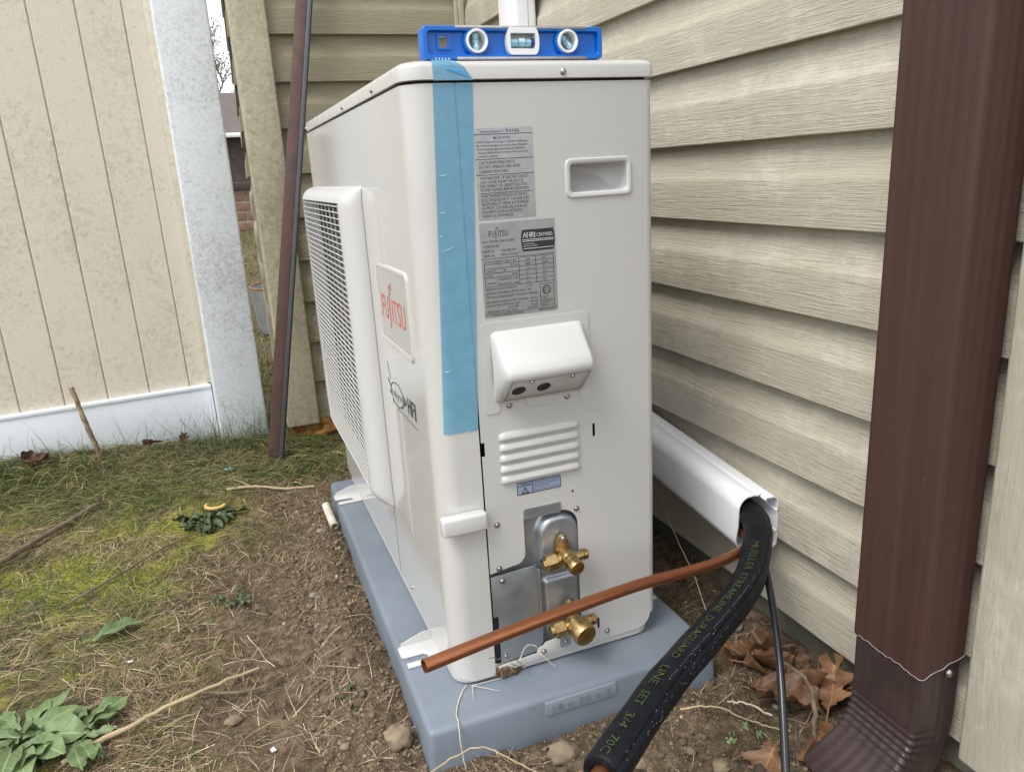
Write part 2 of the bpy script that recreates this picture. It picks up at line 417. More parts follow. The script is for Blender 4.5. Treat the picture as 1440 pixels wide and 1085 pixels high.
def leaf_mat(name, c1, c2, vein, tr=0.25):
    mt, nd, lk, b = nmat(name)
    v = coords(nd, lk, rand=True); n = noise(nd, lk, v, 34, 5, 0.65)
    oi = nd.new('ShaderNodeObjectInfo')
    c = ramp(nd, lk, n, [(0.3, c1), (0.72, c2)])
    c = mixc(nd, lk, oi.outputs['Random'], c, tuple(x*0.72 for x in c1), 'MIX') if False else c
    hv = nd.new('ShaderNodeHueSaturation'); lk.new(c, hv.inputs['Color'])
    mr = nd.new('ShaderNodeMapRange'); mr.inputs['To Min'].default_value = 0.7; mr.inputs['To Max'].default_value = 1.25
    lk.new(oi.outputs['Random'], mr.inputs['Value']); lk.new(mr.outputs[0], hv.inputs['Value'])
    tcv = nd.new('ShaderNodeTexCoord'); sx_ = nd.new('ShaderNodeSeparateXYZ'); lk.new(tcv.outputs['Object'], sx_.inputs[0])
    ay = nd.new('ShaderNodeMath'); ay.operation = 'ABSOLUTE'; lk.new(sx_.outputs['Y'], ay.inputs[0])
    mid = nd.new('ShaderNodeMapRange'); mid.inputs['From Min'].default_value = 0.0004; mid.inputs['From Max'].default_value = 0.0016; mid.inputs['To Min'].default_value = 1; mid.inputs['To Max'].default_value = 0
    lk.new(ay.outputs[0], mid.inputs['Value'])
    dg_ = nd.new('ShaderNodeMath'); dg_.operation = 'MULTIPLY_ADD'; dg_.inputs[1].default_value = -0.9; lk.new(ay.outputs[0], dg_.inputs[0]); lk.new(sx_.outputs['X'], dg_.inputs[2])
    sn = nd.new('ShaderNodeMath'); sn.operation = 'MULTIPLY'; sn.inputs[1].default_value = 620; lk.new(dg_.outputs[0], sn.inputs[0])
    s2_ = nd.new('ShaderNodeMath'); s2_.operation = 'SINE'; lk.new(sn.outputs[0], s2_.inputs[0])
    vr = nd.new('ShaderNodeMapRange'); vr.inputs['From Min'].default_value = 0.86; vr.inputs['From Max'].default_value = 1.0; vr.inputs['To Max'].default_value = 0.45; lk.new(s2_.outputs[0], vr.inputs['Value'])
    mxv = nd.new('ShaderNodeMath'); mxv.operation = 'MAXIMUM'; lk.new(mid.outputs[0], mxv.inputs[0]); lk.new(vr.outputs[0], mxv.inputs[1])
    mlv = nd.new('ShaderNodeMath'); mlv.operation = 'MULTIPLY'; mlv.inputs[1].default_value = 0.6; lk.new(mxv.outputs[0], mlv.inputs[0])
    cc = mixc(nd, lk, mlv.outputs[0], hv.outputs[0], tuple(min(1, x*1.7+0.04) for x in c1))
    lk.new(cc, b.inputs['Base Color']); b.inputs['Roughness'].default_value = 0.55
    bump(nd, lk, b, noise(nd, lk, v, 90, 4, 0.6), 0.35, 0.0015)
    return mt
M['oak'] = leaf_mat('dry oak leaf', (0.215,0.11,0.05), (0.075,0.036,0.019), None)
M['red_leaf'] = leaf_mat('dry maroon leaf', (0.13,0.045,0.028), (0.07,0.028,0.02), None)
M['weed'] = leaf_mat('weed leaf', (0.155,0.215,0.085), (0.075,0.125,0.045), None)
M['weed_dark'] = leaf_mat('dark weed leaf', (0.070,0.098,0.036), (0.040,0.060,0.024), None)
def tint_mat(name, stops, rough=0.65):
    mt, nd, lk, b = nmat(name)
    at = nd.new('ShaderNodeAttribute'); at.attribute_name = 'tint'
    lk.new(ramp(nd, lk, at.outputs['Fac'], stops), b.inputs['Base Color'])
    b.inputs['Roughness'].default_value = rough
    return mt
M['grass'] = tint_mat('grass blades', [(0,(0.026,0.055,0.014)),(0.4,(0.080,0.115,0.026)),(0.7,(0.19,0.19,0.055)),(1,(0.40,0.32,0.15))])
M['thatch'] = tint_mat('dead grass', [(0,(0.085,0.052,0.030)),(0.35,(0.21,0.14,0.085)),(0.65,(0.36,0.26,0.165)),(1,(0.58,0.47,0.31))], 0.75)
M['moss'] = tint_mat('moss', [(0,(0.11,0.12,0.020)),(0.6,(0.28,0.285,0.036)),(1,(0.42,0.40,0.075))])
M['crumb'] = tint_mat('soil crumbs', [(0,(0.055,0.038,0.025)),(0.5,(0.155,0.112,0.072)),(0.88,(0.25,0.188,0.122)),(1,(0.36,0.30,0.225))], 0.95)
def ground_mat():
    mt, nd, lk, b = nmat('soil and turf')
    v = coords(nd, lk)
    n1 = noise(nd, lk, v, 7, 6, 0.6); n2 = noise(nd, lk, v, 55, 6, 0.7); n3 = noise(nd, lk, v, 240, 4, 0.7)
    dirt = ramp(nd, lk, n2, [(0.30,(0.048,0.033,0.021)),(0.5,(0.130,0.094,0.060)),(0.70,(0.25,0.188,0.122))])
    dirt = mixc(nd, lk, 0.55, dirt, ramp(nd, lk, n3, [(0.3,(0.35,0.35,0.35)),(0.7,(1.25,1.25,1.25))]), 'MULTIPLY')
    turf = ramp(nd, lk, n2, [(0.32,(0.050,0.038,0.021)),(0.5,(0.115,0.092,0.046)),(0.72,(0.20,0.165,0.085))])
    at = nd.new('ShaderNodeAttribute'); at.attribute_name = 'lawn'
    mo = nd.new('ShaderNodeAttribute'); mo.attribute_name = 'moss'
    mossc = ramp(nd, lk, n2, [(0.3,(0.10,0.105,0.018)),(0.55,(0.24,0.245,0.030)),(0.75,(0.36,0.35,0.06))])
    turf = mixc(nd, lk, mo.outputs['Fac'], turf, mossc)
    lk.new(mixc(nd, lk, at.outputs['Fac'], dirt, turf), b.inputs['Base Color'])
    b.inputs['Roughness'].default_value = 0.95; b.inputs['Specular IOR Level'].default_value = 0.2
    ad = nd.new('ShaderNodeMath'); ad.operation = 'MULTIPLY_ADD'; ad.inputs[1].default_value = 0.4; lk.new(n3, ad.inputs[0]); lk.new(n2, ad.inputs[2])
    bump(nd, lk, b, ad.outputs[0], 0.9, 0.006)
    return mt
M['ground'] = ground_mat()

# ------------------------------------------------------------------ ground
_TAB = np.random.default_rng(5).random((256, 256))
def vnoise(x, y):
    x = np.asarray(x, float); y = np.asarray(y, float)
    xi = np.floor(x).astype(int); yi = np.floor(y).astype(int); fx = x-xi; fy = y-yi
    fx = fx*fx*(3-2*fx); fy = fy*fy*(3-2*fy)
    a = _TAB[xi % 256, yi % 256]; b = _TAB[(xi+1) % 256, yi % 256]; c = _TAB[xi % 256, (yi+1) % 256]; d = _TAB[(xi+1) % 256, (yi+1) % 256]
    return (a*(1-fx)+b*fx)*(1-fy)+(c*(1-fx)+d*fx)*fy
def fbm(x, y, o=4, g=0.5):
    s = 0; a = 1; t = 0
    for k in range(o): s = s+a*vnoise(x*2**k+17.3*k, y*2**k-9.1*k); t += a; a *= g
    return s/t
def sstep(a, b, x):
    t = np.clip((np.asarray(x, float)-a)/(b-a), 0, 1); return t*t*(3-2*t)
def lawn_mask(x, y):
    """1 on the lawn, 0 on bare soil"""
    edge = -0.27-0.10*(1-sstep(0.2, 0.9, y))+0.12*sstep(1.0, 1.5, y)
    m1 = sstep(0.10, -0.12, x-edge+0.22*(fbm(x*5, y*5)-0.5))
    far = sstep(1.15, 1.4, y)*sstep(0.02, -0.12, x)
    m1 = np.maximum(m1, far)
    m1 = np.maximum(m1, sstep(2.0, 2.6, y))
    return m1*sstep(-0.9, -0.3, y+0.0*x+np.where(x < -0.2, 0.6, 0))
def ground_h(x, y):
    x = np.asarray(x, float); y = np.asarray(y, float)
    lm = lawn_mask(x, y)
    h = -0.079+0.012*lm+0.018*(fbm(x*2.2, y*2.2)-0.5)
    h = h+(1-lm)*(0.030*(fbm(x*14, y*14, 4, 0.6)-0.5)+0.017*(fbm(x*55, y*55, 3, 0.65)-0.5))
    h = h+lm*0.024*(fbm(x*17, y*17, 4, 0.62)-0.5)
    # loose soil heaped along the pad's left edge
    h = h+0.022*np.exp(-((x+0.11)/0.045)**2)*sstep(-0.2, 0.1, y)*sstep(0.95, 0.75, y)*(0.4+1.1*fbm(x*9, y*9))
    h = h+0.016*np.exp(-((y+0.12)/0.05)**2)*sstep(0.0, 0.1, x)*sstep(0.5, 0.3, x)*(0.3+fbm(x*8+3, y*8))
    h = h+0.43*sstep(2.3, 5.4, y)
    # turf banked up along the fence
    h = h+sstep(1.28, 1.50, y)*sstep(2.2, 1.7, y)*(0.018*sstep(0.0, -0.2, x)+0.034*sstep(-0.25, -0.85, x))
    return h
def axis_coords(lo, hi, step, far):
    c = list(np.arange(lo, hi, step)); s = step
    a = hi
    while a < far: c.append(a); s *= 1.22; a += s
    c.append(far); s = step; a = lo; pre = []
    while a > -far: s *= 1.22; a -= s; pre.append(a)
    return np.array(sorted(set(pre + c)))
gx = axis_coords(-1.25, 0.66, 0.0075, 150); gy = axis_coords(-0.55, 1.75, 0.0075, 150)
GX, GY = np.meshgrid(gx, gy, indexing='ij')
GZ = ground_h(GX, GY)
nx, ny = GX.shape
co = np.stack([GX, GY, GZ], -1).reshape(-1, 3).astype(np.float32)
ii, jj = np.meshgrid(np.arange(nx-1), np.arange(ny-1), indexing='ij')
a_ = (ii*ny+jj).ravel(); quads = np.stack([a_, a_+ny, a_+ny+1, a_+1], -1)
def raw_mesh(name, co, faces, mat, tint=None, smooth=False, attr='tint'):
    me = bpy.data.meshes.new(name); k = faces.shape[1]
    me.vertices.add(len(co)); me.vertices.foreach_set('co', np.ascontiguousarray(co, dtype=np.float32).ravel())
    me.loops.add(faces.size); me.loops.foreach_set('vertex_index', np.ascontiguousarray(faces, dtype=np.int32).ravel())
    me.polygons.add(len(faces)); me.polygons.foreach_set('loop_start', np.arange(0, faces.size, k, dtype=np.int32))
    me.polygons.foreach_set('loop_total', np.full(len(faces), k, dtype=np.int32))
    if smooth: me.polygons.foreach_set('use_smooth', np.ones(len(faces), dtype=bool))
    me.materials.append(mat)
    if tint is not None:
        at = me.attributes.new(attr, 'FLOAT', 'POINT'); at.data.foreach_set('value', np.ascontiguousarray(tint, dtype=np.float32))
    me.update(calc_edges=True); me.validate()
    return me
def moss_mask(x, y): return lawn_mask(x, y)*np.clip((0.45*fbm(x*4.0+23, y*4.0+8, 3)+0.55*fbm(x*16+3, y*16+8, 3)-0.455)*11, 0, 1)*sstep(1.35, 1.1, y)
gme = raw_mesh('ground', co, quads, M['ground'], lawn_mask(GX, GY).ravel(), True, 'lawn')
ga = gme.attributes.new('moss', 'FLOAT', 'POINT'); ga.data.foreach_set('value', np.ascontiguousarray(moss_mask(GX, GY).ravel(), dtype=np.float32))
structure(link('ground', gme))
def gz(x, y): return float(ground_h(x, y))

# ------------------------------------------------------------------ house: siding, corner posts, foundation
XW, YB, SD, Z0 = 0.5669, 1.4819, 0.127, -0.0252
XC = -0.105           # outer corner
house = thing('house', 'beige vinyl sided house wrapping an inside corner behind the outdoor unit', 'house', (0, 0, 0))
PROF = [(0.0,0.0),(0.012,-0.0012),(0.05,-0.0010),(0.25,-0.0002),(0.50,0.0012),(0.535,0.0022),(0.565,0.0045),(0.61,0.0078),(0.68,0.0110),(0.80,0.0142),(1.06,0.0172)]
def plank_mesh(length, mat, name):
    mb = MB(); xs = np.linspace(0, length, max(3, int(length/0.25)))
    prof = [(0.004/SD*0.9, 0.0125)] + PROF
    rows = [[(x, out, z*SD) for (z, out) in prof] for x in xs]
    mb.grid(rows, flip=True)
    k_ = len(prof)
    for x in (xs[0], xs[-1]):
        o = len(mb.v); mb.v += [(x, out, z*SD) for (z, out) in prof]+[(x, 0.0182, 1.06*SD), (x, 0.0182, 0.0)]; mb.f.append(tuple(range(o, o+k_+2)))
    # thin back so it is a closed sheet edge at the ends
    mb.grid([[(x, 0.0125, 0.004*0.9), (x, 0.0180, 0.004*0.9)] for x in xs], flip=True)
    return mesh_of(mb, name, mat, ang=32)
NC = 19
def wall(name, length, origin, rz, mat, skip_back=0.018, zt=2.4):
    """local +X along the wall, local -Y is outdoors"""
    mb = MB().box(0, length, 0.019, 0.12, Z0-0.003, zt)
    w = obj(name, mb, M['sheathing'], house, origin, (0,0,rz), smooth=False)
    me = plank_mesh(length, mat, 'siding_plank')
    for i in range(NC): link('siding_plank', me, w, (0, 0, Z0+i*SD))
    return w
# the wall beside the unit faces -X; local X runs toward -Y
wall('wall', YB+0.45, (XW, YB-0.004, 0), R(-90), M['siding'])
wall('wall', XW-XC-0.05, (XC+0.05, YB, 0), 0.0, M['siding_dirty'])
wall('wall', 1.11, (XC+0.025, YB+1.16, 0), R(-90)+R(-2.0), M['siding_dirty'])
def corner(name, x0, x1, y0, y1, mat, parent):
    return obj(name, MB().box(x0, x1, y0, y1, Z0-0.006, 2.42), mat, parent, bevel=0.006, seg=3)
corner('corner_post', XC-0.008, -0.012, YB-0.022, YB+0.075, M['corner_post'], house)
corner('corner_post', XW-0.022, XW+0.075, -0.472, -0.368, M['corner_clean'], house)
# inside corner channel: leg, bead and an added filler block
mb = MB().box(XW-0.018, XW-0.001, YB-0.016, YB-0.001, Z0, 2.42)
mb.box(XW+0.0012, XW+0.12, YB-0.0025, YB+0.12, Z0, 2.42)  # unseen filler added behind the corner to stop sky light leaking through
ic = obj('inside_corner_post', mb, M['corner_post'], house, bevel=0.003)
obj('bead', MB().box(XW-0.030, XW-0.0185, YB-0.007, YB-0.0012, Z0, 2.42), M['corner_clean'], ic, bevel=0.002)
# foundation
mb = MB()
mb.box(XW+0.024, XW+0.2, -0.47, YB+0.2, -0.5, Z0-0.006)
mb.box(XC+0.03, XW+0.02, YB+0.035, YB+0.2, -0.5, Z0-0.007)
obj('foundation', mb, M['concrete'], house, smooth=False)
def lumpy(name, center, size, seed, mat, parent=None, sub=3, amp=0.35, freq=3.0):
    bm = bmesh.new(); bmesh.ops.create_icosphere(bm, subdivisions=sub, radius=1.0)
    for v in bm.verts:
        n = mnoise.fractal(v.co*freq+Vector((seed*3.1, seed, 0)), 0.9, 2.0, 4)
        v.co = v.co*(1+amp*n); v.co = Vector((v.co.x*size[0], v.co.y*size[1], v.co.z*size[2]))
    me = bpy.data.meshes.new(name); bm.to_mesh(me); bm.free(); finish(me, mat, True, 60)
    return link(name, me, parent, center)
lumpy('insulation', (0.025, YB+0.012, -0.060), (0.12, 0.026, 0.052), 3, M['foam'], house, 4, 0.45, 3.5)
# roof over the corner, out of the picture: keeps the house closed
obj('soffit', MB().box(XC-0.25, XW+0.1, YB-0.2, YB+1.3, 2.42, 2.46), M['gutter'], house, smooth=False)

# ------------------------------------------------------------------ vinyl privacy fence
FY = R(4.49)
fence = thing('fence', 'tan vinyl privacy fence with white rails and post on the lawn', 'fence', (-0.317, 1.55, 0), (0,0,FY))
def board_mesh(w):
    mb = MB(); c = 0.0045
    pr = [(0,0.012),(0,0.006),(c,0.0),(w-c*0.6,0.0),(w,0.003),(w,0.012)]
    mb.grid([[(x,y,z) for x,y in pr] for z in (0.09, 0.5, 1.0, 1.5, 1.86)], flip=True)
    mb.grid([[(x,y,z) for x,y in ((w,0.0221),(0,0.0221))] for z in (0.09, 1.86)], flip=True)
    return mesh_of(mb, 'board', M['tan_board'], ang=25)
me_b = board_mesh(0.1129)
xe = -0.0625
link('board', board_mesh(0.0565), fence, (xe, 0.012, 0))
for i in range(14): link('board', me_b, fence, (xe-0.113*(i+1), 0.012, 0))
def rail(z0, z1, lip):
    mb = MB().box(-2.1, -0.001, 0.0, 0.045, z0, z1)
    r_ = obj('rail', mb, M['white_vinyl'], fence, bevel=0.004)
    mb = MB().box(-2.1, -0.0015, -0.0035, 0.0487, lip, lip+0.013)
    obj('rail_lip', mb, M['white_vinyl'], r_, bevel=0.003, seg=3)
rail(-0.085, 0.117, 0.112); rail(1.82, 1.96, 1.81)
for px in (0.0, -2.23):
    lean = 0.0065
    mb = MB(); mb.box(px, px+0.144, -0.045, 0.099, -0.25, 2.05); mb.v = [(x+lean*(z+0.08), y, z) for x, y, z in mb.v]
    ps = obj('post', mb, M['white_post'], fence, bevel=0.007, seg=3)
    mb = MB(); mb.add([(px-0.006,-0.048,2.05),(px+0.147,-0.050,2.05),(px+0.147,0.104,2.05),(px-0.006,0.093,2.05),(px+0.0645,0.0225,2.10)],
                      [(0,1,4),(1,2,4),(2,3,4),(3,0,4),(3,2,1,0)]); mb.v = [(x*1.0+0.018, y, z) for x, y, z in mb.v]
    obj('cap', mb, M['white_vinyl'], ps, smooth=False)
obj('edge_channel', MB().box(-0.0085, 0.016, 0.006, 0.0118, 0.13, 1.81), M['tan_board'], fence, bevel=0.001)

# ------------------------------------------------------------------ what shows through the gap between fence and house
bw = thing('brick_garden_wall', 'low tan brick wall on the grass beyond the fence gap', 'brick wall', (0, 5.6, 0))
obj('mortar', MB().box(-1.6, 1.6, 0.004, 0.1, 0.2, 0.668), M['mortar'], bw, smooth=False)
me_br = mesh_of(MB().box(-0.098, 0.098, -0.004, 0.05, 0, 0.064), 'brick', M['brick'], bevel=0.004)
for rr in range(6):
    for k in range(-8, 8):
        link('brick', me_br, bw, (k*0.208+(0.104 if rr % 2 else 0)+random.uniform(-.004,.004), random.uniform(-.003,.002), 0.215+rr*0.0755))
obj('coping', MB().box(-1.64, 1.64, -0.03, 0.13, 0.672, 0.735), M['cap_stone'], bw, bevel=0.008)
nb = thing('neighbour_house', 'far brown house with grey shingle roof seen through the narrow gap', 'house', (0, 28, 0))
obj('wall', MB().box(-8, 7, 0, 8, 0.1, 2.35), M['far_wall'], nb, smooth=False)
mb = MB(); mb.add([(-8.6,-0.6,2.42),(7.6,-0.6,2.42),(7.6,4,4.15),(-8.6,4,4.15),(-8.6,8.6,2.42),(7.6,8.6,2.42)], [(0,1,2,3),(3,2,5,4),(0,3,4),(1,5,2)])
obj('roof', mb, M['roof'], nb, smooth=False)
obj('gutter', MB().box(-8.6, 7.6, -0.74, -0.602, 2.26, 2.41), M['gutter'], nb, bevel=0.03)
tub = thing('metal_tub', 'round galvanised metal tub on the grass behind the house corner', 'tub', (0.09, 3.1, gz(0.09, 3.1)-0.01))
mb = MB().lathe([(0.001,0.012),(0.195,0.012),(0.21,0.225),(0.214,0.225),(0.199,0.0),(0.001,0.0)], (0,0,0), (0,0,1), 40)
tb = obj('body', mb, M['tub'], tub, fix=True)
pp = [(0.212*math.cos(a), 0.212*math.sin(a), 0.226) for a in np.linspace(0, 2*math.pi, 41)]
obj('rim', MB().tube(pp, 0.006, 6, caps=False), M['tub_rust'], tub)
# thin tree beyond the far house
tr = thing('bare_tree', 'thin nearly leafless tree rising behind the far roof', 'tree', (0.6, 36, 0.3))
rng = random.Random(4); mb = MB(); leaves = []
def branch(p, d, L, r, depth):
    pts = [p]; q = p.copy(); dd = d.copy()
    for k in range(5):
        dd = (dd+Vector((rng.uniform(-.22,.22), rng.uniform(-.22,.22), rng.uniform(-.04,.16)))).normalized(); q = q+dd*L/5; pts.append(q.copy())
    mb.tube(pts, [r*(1-0.12*k) for k in range(6)], 5, caps=False)
    if depth == 0:
        for k in range(14): leaves.append(pts[rng.randint(2,5)]+Vector((rng.gauss(0,.12), rng.gauss(0,.12), rng.gauss(0,.12))))
        return
    for k in range(3 if depth > 1 else 4):
        b = pts[rng.randint(2,5)]; nd_ = (dd+Vector((rng.uniform(-1,1), rng.uniform(-1,1), rng.uniform(-.2,.6)))).normalized()
        branch(b, nd_, L*rng.uniform(.55,.8), r*.55, depth-1)
branch(Vector((0,0,0)), Vector((0,0,1)), 3.2, 0.13, 4)
obj('trunk', mb, M['bark'], tr)
mb = MB()
for c in leaves:
    a = Vector((rng.gauss(0,1), rng.gauss(0,1), rng.gauss(0,1))).normalized()*0.055; b = a.orthogonal().normalized()*0.03
    mb.add([c-a, c+b, c+a, c-b], [(0,1,2,3)])
obj('crown', mb, M['far_leaf'], tr, smooth=False)

# ------------------------------------------------------------------ condenser pad
PADX, PADY, PT = -0.0603, -0.068, -0.0021
pad = thing('condenser_pad', 'grey blue plastic equipment pad set in the soil under the outdoor unit', 'pad', (PADX, PADY, -0.0102), (0,0,PT))
mb = MB()
def slope_box(mb, z0, z1, g):
    mb.add([(-g,-g,z0),(0.457+g,-g,z0),(0.457+g,0.965+g,z0),(-g,0.965+g,z0),(0,0,z1),(0.457,0,z1),(0.457,0.965,z1),(0,0.965,z1)],
           [(0,3,2,1),(4,5,6,7),(0,1,5,4),(1,2,6,5),(2,3,7,6),(3,0,4,7)])
slope_box(mb, -0.085, 0.0, 0.004)
obj('body', mb, M['pad'], pad, bevel=0.009, seg=4)
fp = lambda a, b: Vector((a, -0.0045, b))
plq = obj('size_plaque', MB().prism(rrect(0.170, 0.284, -0.0295, -0.0075, 0.003), lambda a, b: Vector((a, -0.0035, b)), (0,0.006,0)), M['pad_mark'], pad, rot=(0,0,0), bevel=0.001, bang=50)
mb = MB(); put_text(mb, '18 x 38 x 3', fp, 0.181, -0.0245, 0.0115, 0.092)
obj('lettering', mb, M['pad'], plq, smooth=False)
# ------------------------------------------------------------------ outdoor unit
UD, UL, ZS, UT = 0.335, 0.911, 0.8165, 0.009
unit = thing('outdoor_unit', 'off white heat pump outdoor unit standing on the grey blue pad', 'air conditioner', (0,0,0), (0,0,UT))
side = lambda a, b, o=0.0: Vector((a, -o, b))           # a = x, b = z, o = outward offset
CR = 0.030
# --- front panel: flat sheet with fan opening, wrapped round the near corner
strip = []
def strip_col(x, y, zb): return [(x, y, zb), (x, y, zb+0.02), (x, y, 0.2), (x, y, 0.5), (x, y, ZS)]
cols = [(0, 0.045, 0.012), (0, CR, 0.012)]
for k in range(1, 13):
    a = R(90*k/12); cols.append((CR-CR*math.cos(a), CR-CR*math.sin(a), 0.012-0.015*(k/12)**0.7))
cols += [(0.0618, 0.0, -0.003), (0.0618, 0.012, -0.003)]
mb = MB().grid([strip_col(*c) for c in cols])
fpan = obj('front_panel', mb, M['unit_front'], unit, ang=50)
me = plate_mesh([(0.045,0.012),(UL-0.01,0.012),(UL,0.03),(UL,ZS),(0.045,ZS)], [rrect(0.367,0.865,0.174,0.673,0.02,4)], lambda a, b: Vector((0.0, a, b)), (0.0015,0,0))
finish(me, M['unit_front'], False, 30); link('front_sheet', me, fpan)
obj('far_side_sheet', MB().box(0.002, UD-0.002, UL-0.003, UL, 0.012, ZS), M['unit_side'], unit, smooth=False)
# horizontal joint low on the front sheet
obj('front_joint', MB().box(-0.0004, 0.0002, 0.3355, 0.3365, 0.012, 0.16), M['coil'], fpan, smooth=False)
# --- inner chassis, dark behind the joints
obj('chassis', MB().box(0.17, UD-0.012, 0.055, UL-0.012, 0.02, ZS+0.006).box(0.012, 0.171, 0.03, 0.30, 0.02, ZS+0.005).box(0.012, 0.171, 0.3, UL-0.012, 0.72, ZS+0.0045), M['dark'], unit, smooth=False)
# --- side panel with valve cut-out, slots and handle opening
def arc(cx, cz, r, a0, a1, n=5): return [(cx+r*math.cos(R(a0+(a1-a0)*k/n)), cz+r*math.sin(R(a0+(a1-a0)*k/n))) for k in range(n+1)]
outer = [(0.0642, ZS), (0.0642, 0.3615), (0.0690, 0.3615), (0.0690, 0.3415), (0.0642, 0.3415), (0.0642, 0.163), (0.098, 0.168)]
outer += arc(0.103, 0.184, 0.016, 270, 360)
outer += [(0.119, 0.238), (0.176, 0.238)] + arc(0.177, 0.211, 0.027, 85, 0, 6) + [(0.204, 0.004), (0.222, 0.003), (0.228, 0.0045)]
outer += arc(0.301, 0.029, 0.024, 270, 360) + [(0.325, ZS)]
HX0, HX1, HZ0, HZ1 = 0.2105, 0.293, 0.681, 0.7165
holes = [rrect(HX0, HX1, HZ0, HZ1, 0.005, 3), rrect(0.2325,0.2365,0.3405,0.3605,0.0005,1), rrect(0.2315,0.2355,0.026,0.044,0.0005,1), circ(0.198,0.263,0.0021,10)]
me = plate_mesh(outer, holes, lambda a, b: Vector((a, 0.0, b)), (0,0.0012,0))
finish(me, M['unit_side'], False, 30); spl = link('side_panel', me, unit)
rows = []
for (x, y) in [(0.3251,0.0)] + [(0.325+0.010*math.sin(R(a)), 0.010-0.010*math.cos(R(a))) for a in range(15, 91, 15)] + [(0.335, 0.05), (0.335, 0.4), (0.335, UL)]:
    rows.append([(x, y, 0.028+0.004*(x > 0.33)), (x, y, 0.4), (x, y, ZS)])
mb = MB().grid(rows); obj('rear_corner', mb, M['unit_side'], spl, ang=60)
# handle pocket
hd = obj('handle', MB(), M['unit_white'], unit, smooth=False)
bpy.data.objects.remove(hd)
rim_o = rrect(0.2035, 0.300, 0.674, 0.7235, 0.008, 5); rim_i = rrect(HX0, HX1, HZ0, HZ1, 0.005, 5)
def loop(l, o): return [side(a, b, o) for a, b in l]
mb = MB()
mid_o = rrect(0.2045, 0.299, 0.675, 0.7225, 0.0075, 5); mid_i = rrect(HX0-0.002, HX1+0.002, HZ0-0.002, HZ1+0.002, 0.006, 5)
pk = [loop(rrect(HX0+0.006*t**2, HX1-0.030*t**2, HZ0+0.022*t**2.2, HZ1-0.0008*t, 0.005, 5), -0.004-0.036*t) for t in (0, 0.2, 0.4, 0.6, 0.8, 0.93, 1.0)]
back = rrect(HX0, HX1, HZ0, HZ1, 0.005, 5)
mb.grid([loop(rim_o,0.0), loop(mid_o,0.0025), loop(mid_i,0.003), loop(rim_i,0.001)]+pk, closed_u=True)
mb.f.append(tuple(range(len(mb.v)-len(back), len(mb.v))))
obj('handle', mb, M['unit_white'], unit, ang=50)
# --- lid
lid_o = []
def lid_loop(g, z):
    pts = []
    x0, x1, y0, y1 = -0.002+g, UD+0.002-g, -0.003+g, UL+0.003-g
    for cx, cy, r, a0 in ((x1-0.012, y1-0.012, 0.012, 0), (x0+CR, y1-CR, CR, 90), (x0+CR, y0+CR, CR, 180), (x1-0.012, y0+0.012, 0.012, 270)):
        r2 = max(r-g, 0.002) if g else r
        cx2, cy2 = cx, cy
        for k in range(9): 
            a = R(a0+90*k/8); pts.append((cx2+r2*math.cos(a), cy2+r2*math.sin(a), z))
    return pts
ll = [lid_loop(0.005, ZS+0.0033), lid_loop(0.0006, ZS+0.0033), lid_loop(0, ZS+0.0040), lid_loop(0, ZS+0.0175)]
for k in range(1, 6):
    a = R(90*k/5); ll.append(lid_loop(0.0085*(1-math.cos(a)), ZS+0.0175+0.0085*math.sin(a)))
mb = MB().grid(ll, closed_u=True)
mb.f.append(tuple(range(len(mb.v)-36, len(mb.v)))); mb.f.append(tuple(reversed(range(0, 36))))
ZT = ZS+0.026
lid = obj('lid', mb, M['unit_lid'], unit, ang=35)
obj('lid_shade_strip', MB().grid([lid_loop(0.0042, ZS-0.003), lid_loop(0.0042, ZS+0.0034)], closed_u=True), M['dark'], lid, smooth=False)  # dark strip stands in for the shade in the seam under the lid
# --- fan grille bulge
def q_(t): t = min(max(t, 0), 1); return math.sqrt(max(0, 1-(1-t)**2))
BH = 0.034
def bul(y, z):
    hi = (BH-0.0012)*q_((y-0.322)/0.040)*q_((0.905-y)/0.055)*q_((0.702-z)/0.030)*q_((z-0.148)/0.030) if y > 0.322 else 0.0
    rc = 0.05; dy = max(0.19+rc-y, 0); dz = max(z-(0.702-rc), (0.148+rc)-z, 0)
    d = rc-math.hypot(dy, dz) if (dy > 0 and dz > 0) else min(y-0.19, 0.702-z, z-0.148)
    return hi+0.0012*float(sstep(0, 0.03, d))*(1 if y < 0.86 else q_((0.905-y)/0.045))
ys = sorted(set(list(np.linspace(0.19, 0.25, 14))+list(np.linspace(0.26, 0.322, 5))+list(np.linspace(0.3225, 0.364, 14))+list(np.linspace(0.364, 0.868, 30))+list(np.linspace(0.868, 0.905, 10))))
zs_ = sorted(set(list(np.linspace(0.148, 0.170, 12))+list(np.linspace(0.172,0.2,8))+list(np.linspace(0.65,0.676,8))+list(np.linspace(0.170, 0.677, 24))+list(np.linspace(0.677, 0.702, 10))))
mb = MB(); idx = {}; rp_f = []
for i, y in enumerate(ys):
    for j, z in enumerate(zs_): idx[i, j] = len(mb.v); mb.v.append((-bul(y, z)-0.0006+(0.0016 if (i in (0, len(ys)-1) or j in (0, len(zs_)-1)) else 0), y, z))
for i in range(len(ys)-1):
    for j in range(len(zs_)-1):
        ym, zm = (ys[i]+ys[i+1])/2, (zs_[j]+zs_[j+1])/2
        if 0.364 < ym < 0.868 and 0.170 < zm < 0.677: continue
        (mb.f if ym > 0.3222 else rp_f).append((idx[i,j], idx[i,j+1], idx[i+1,j+1], idx[i+1,j]))
rp = MB(); rp.v = list(mb.v); rp.f = rp_f
me = mesh_of(rp, 'raised_panel', M['unit_front'], ang=60, fix=True)
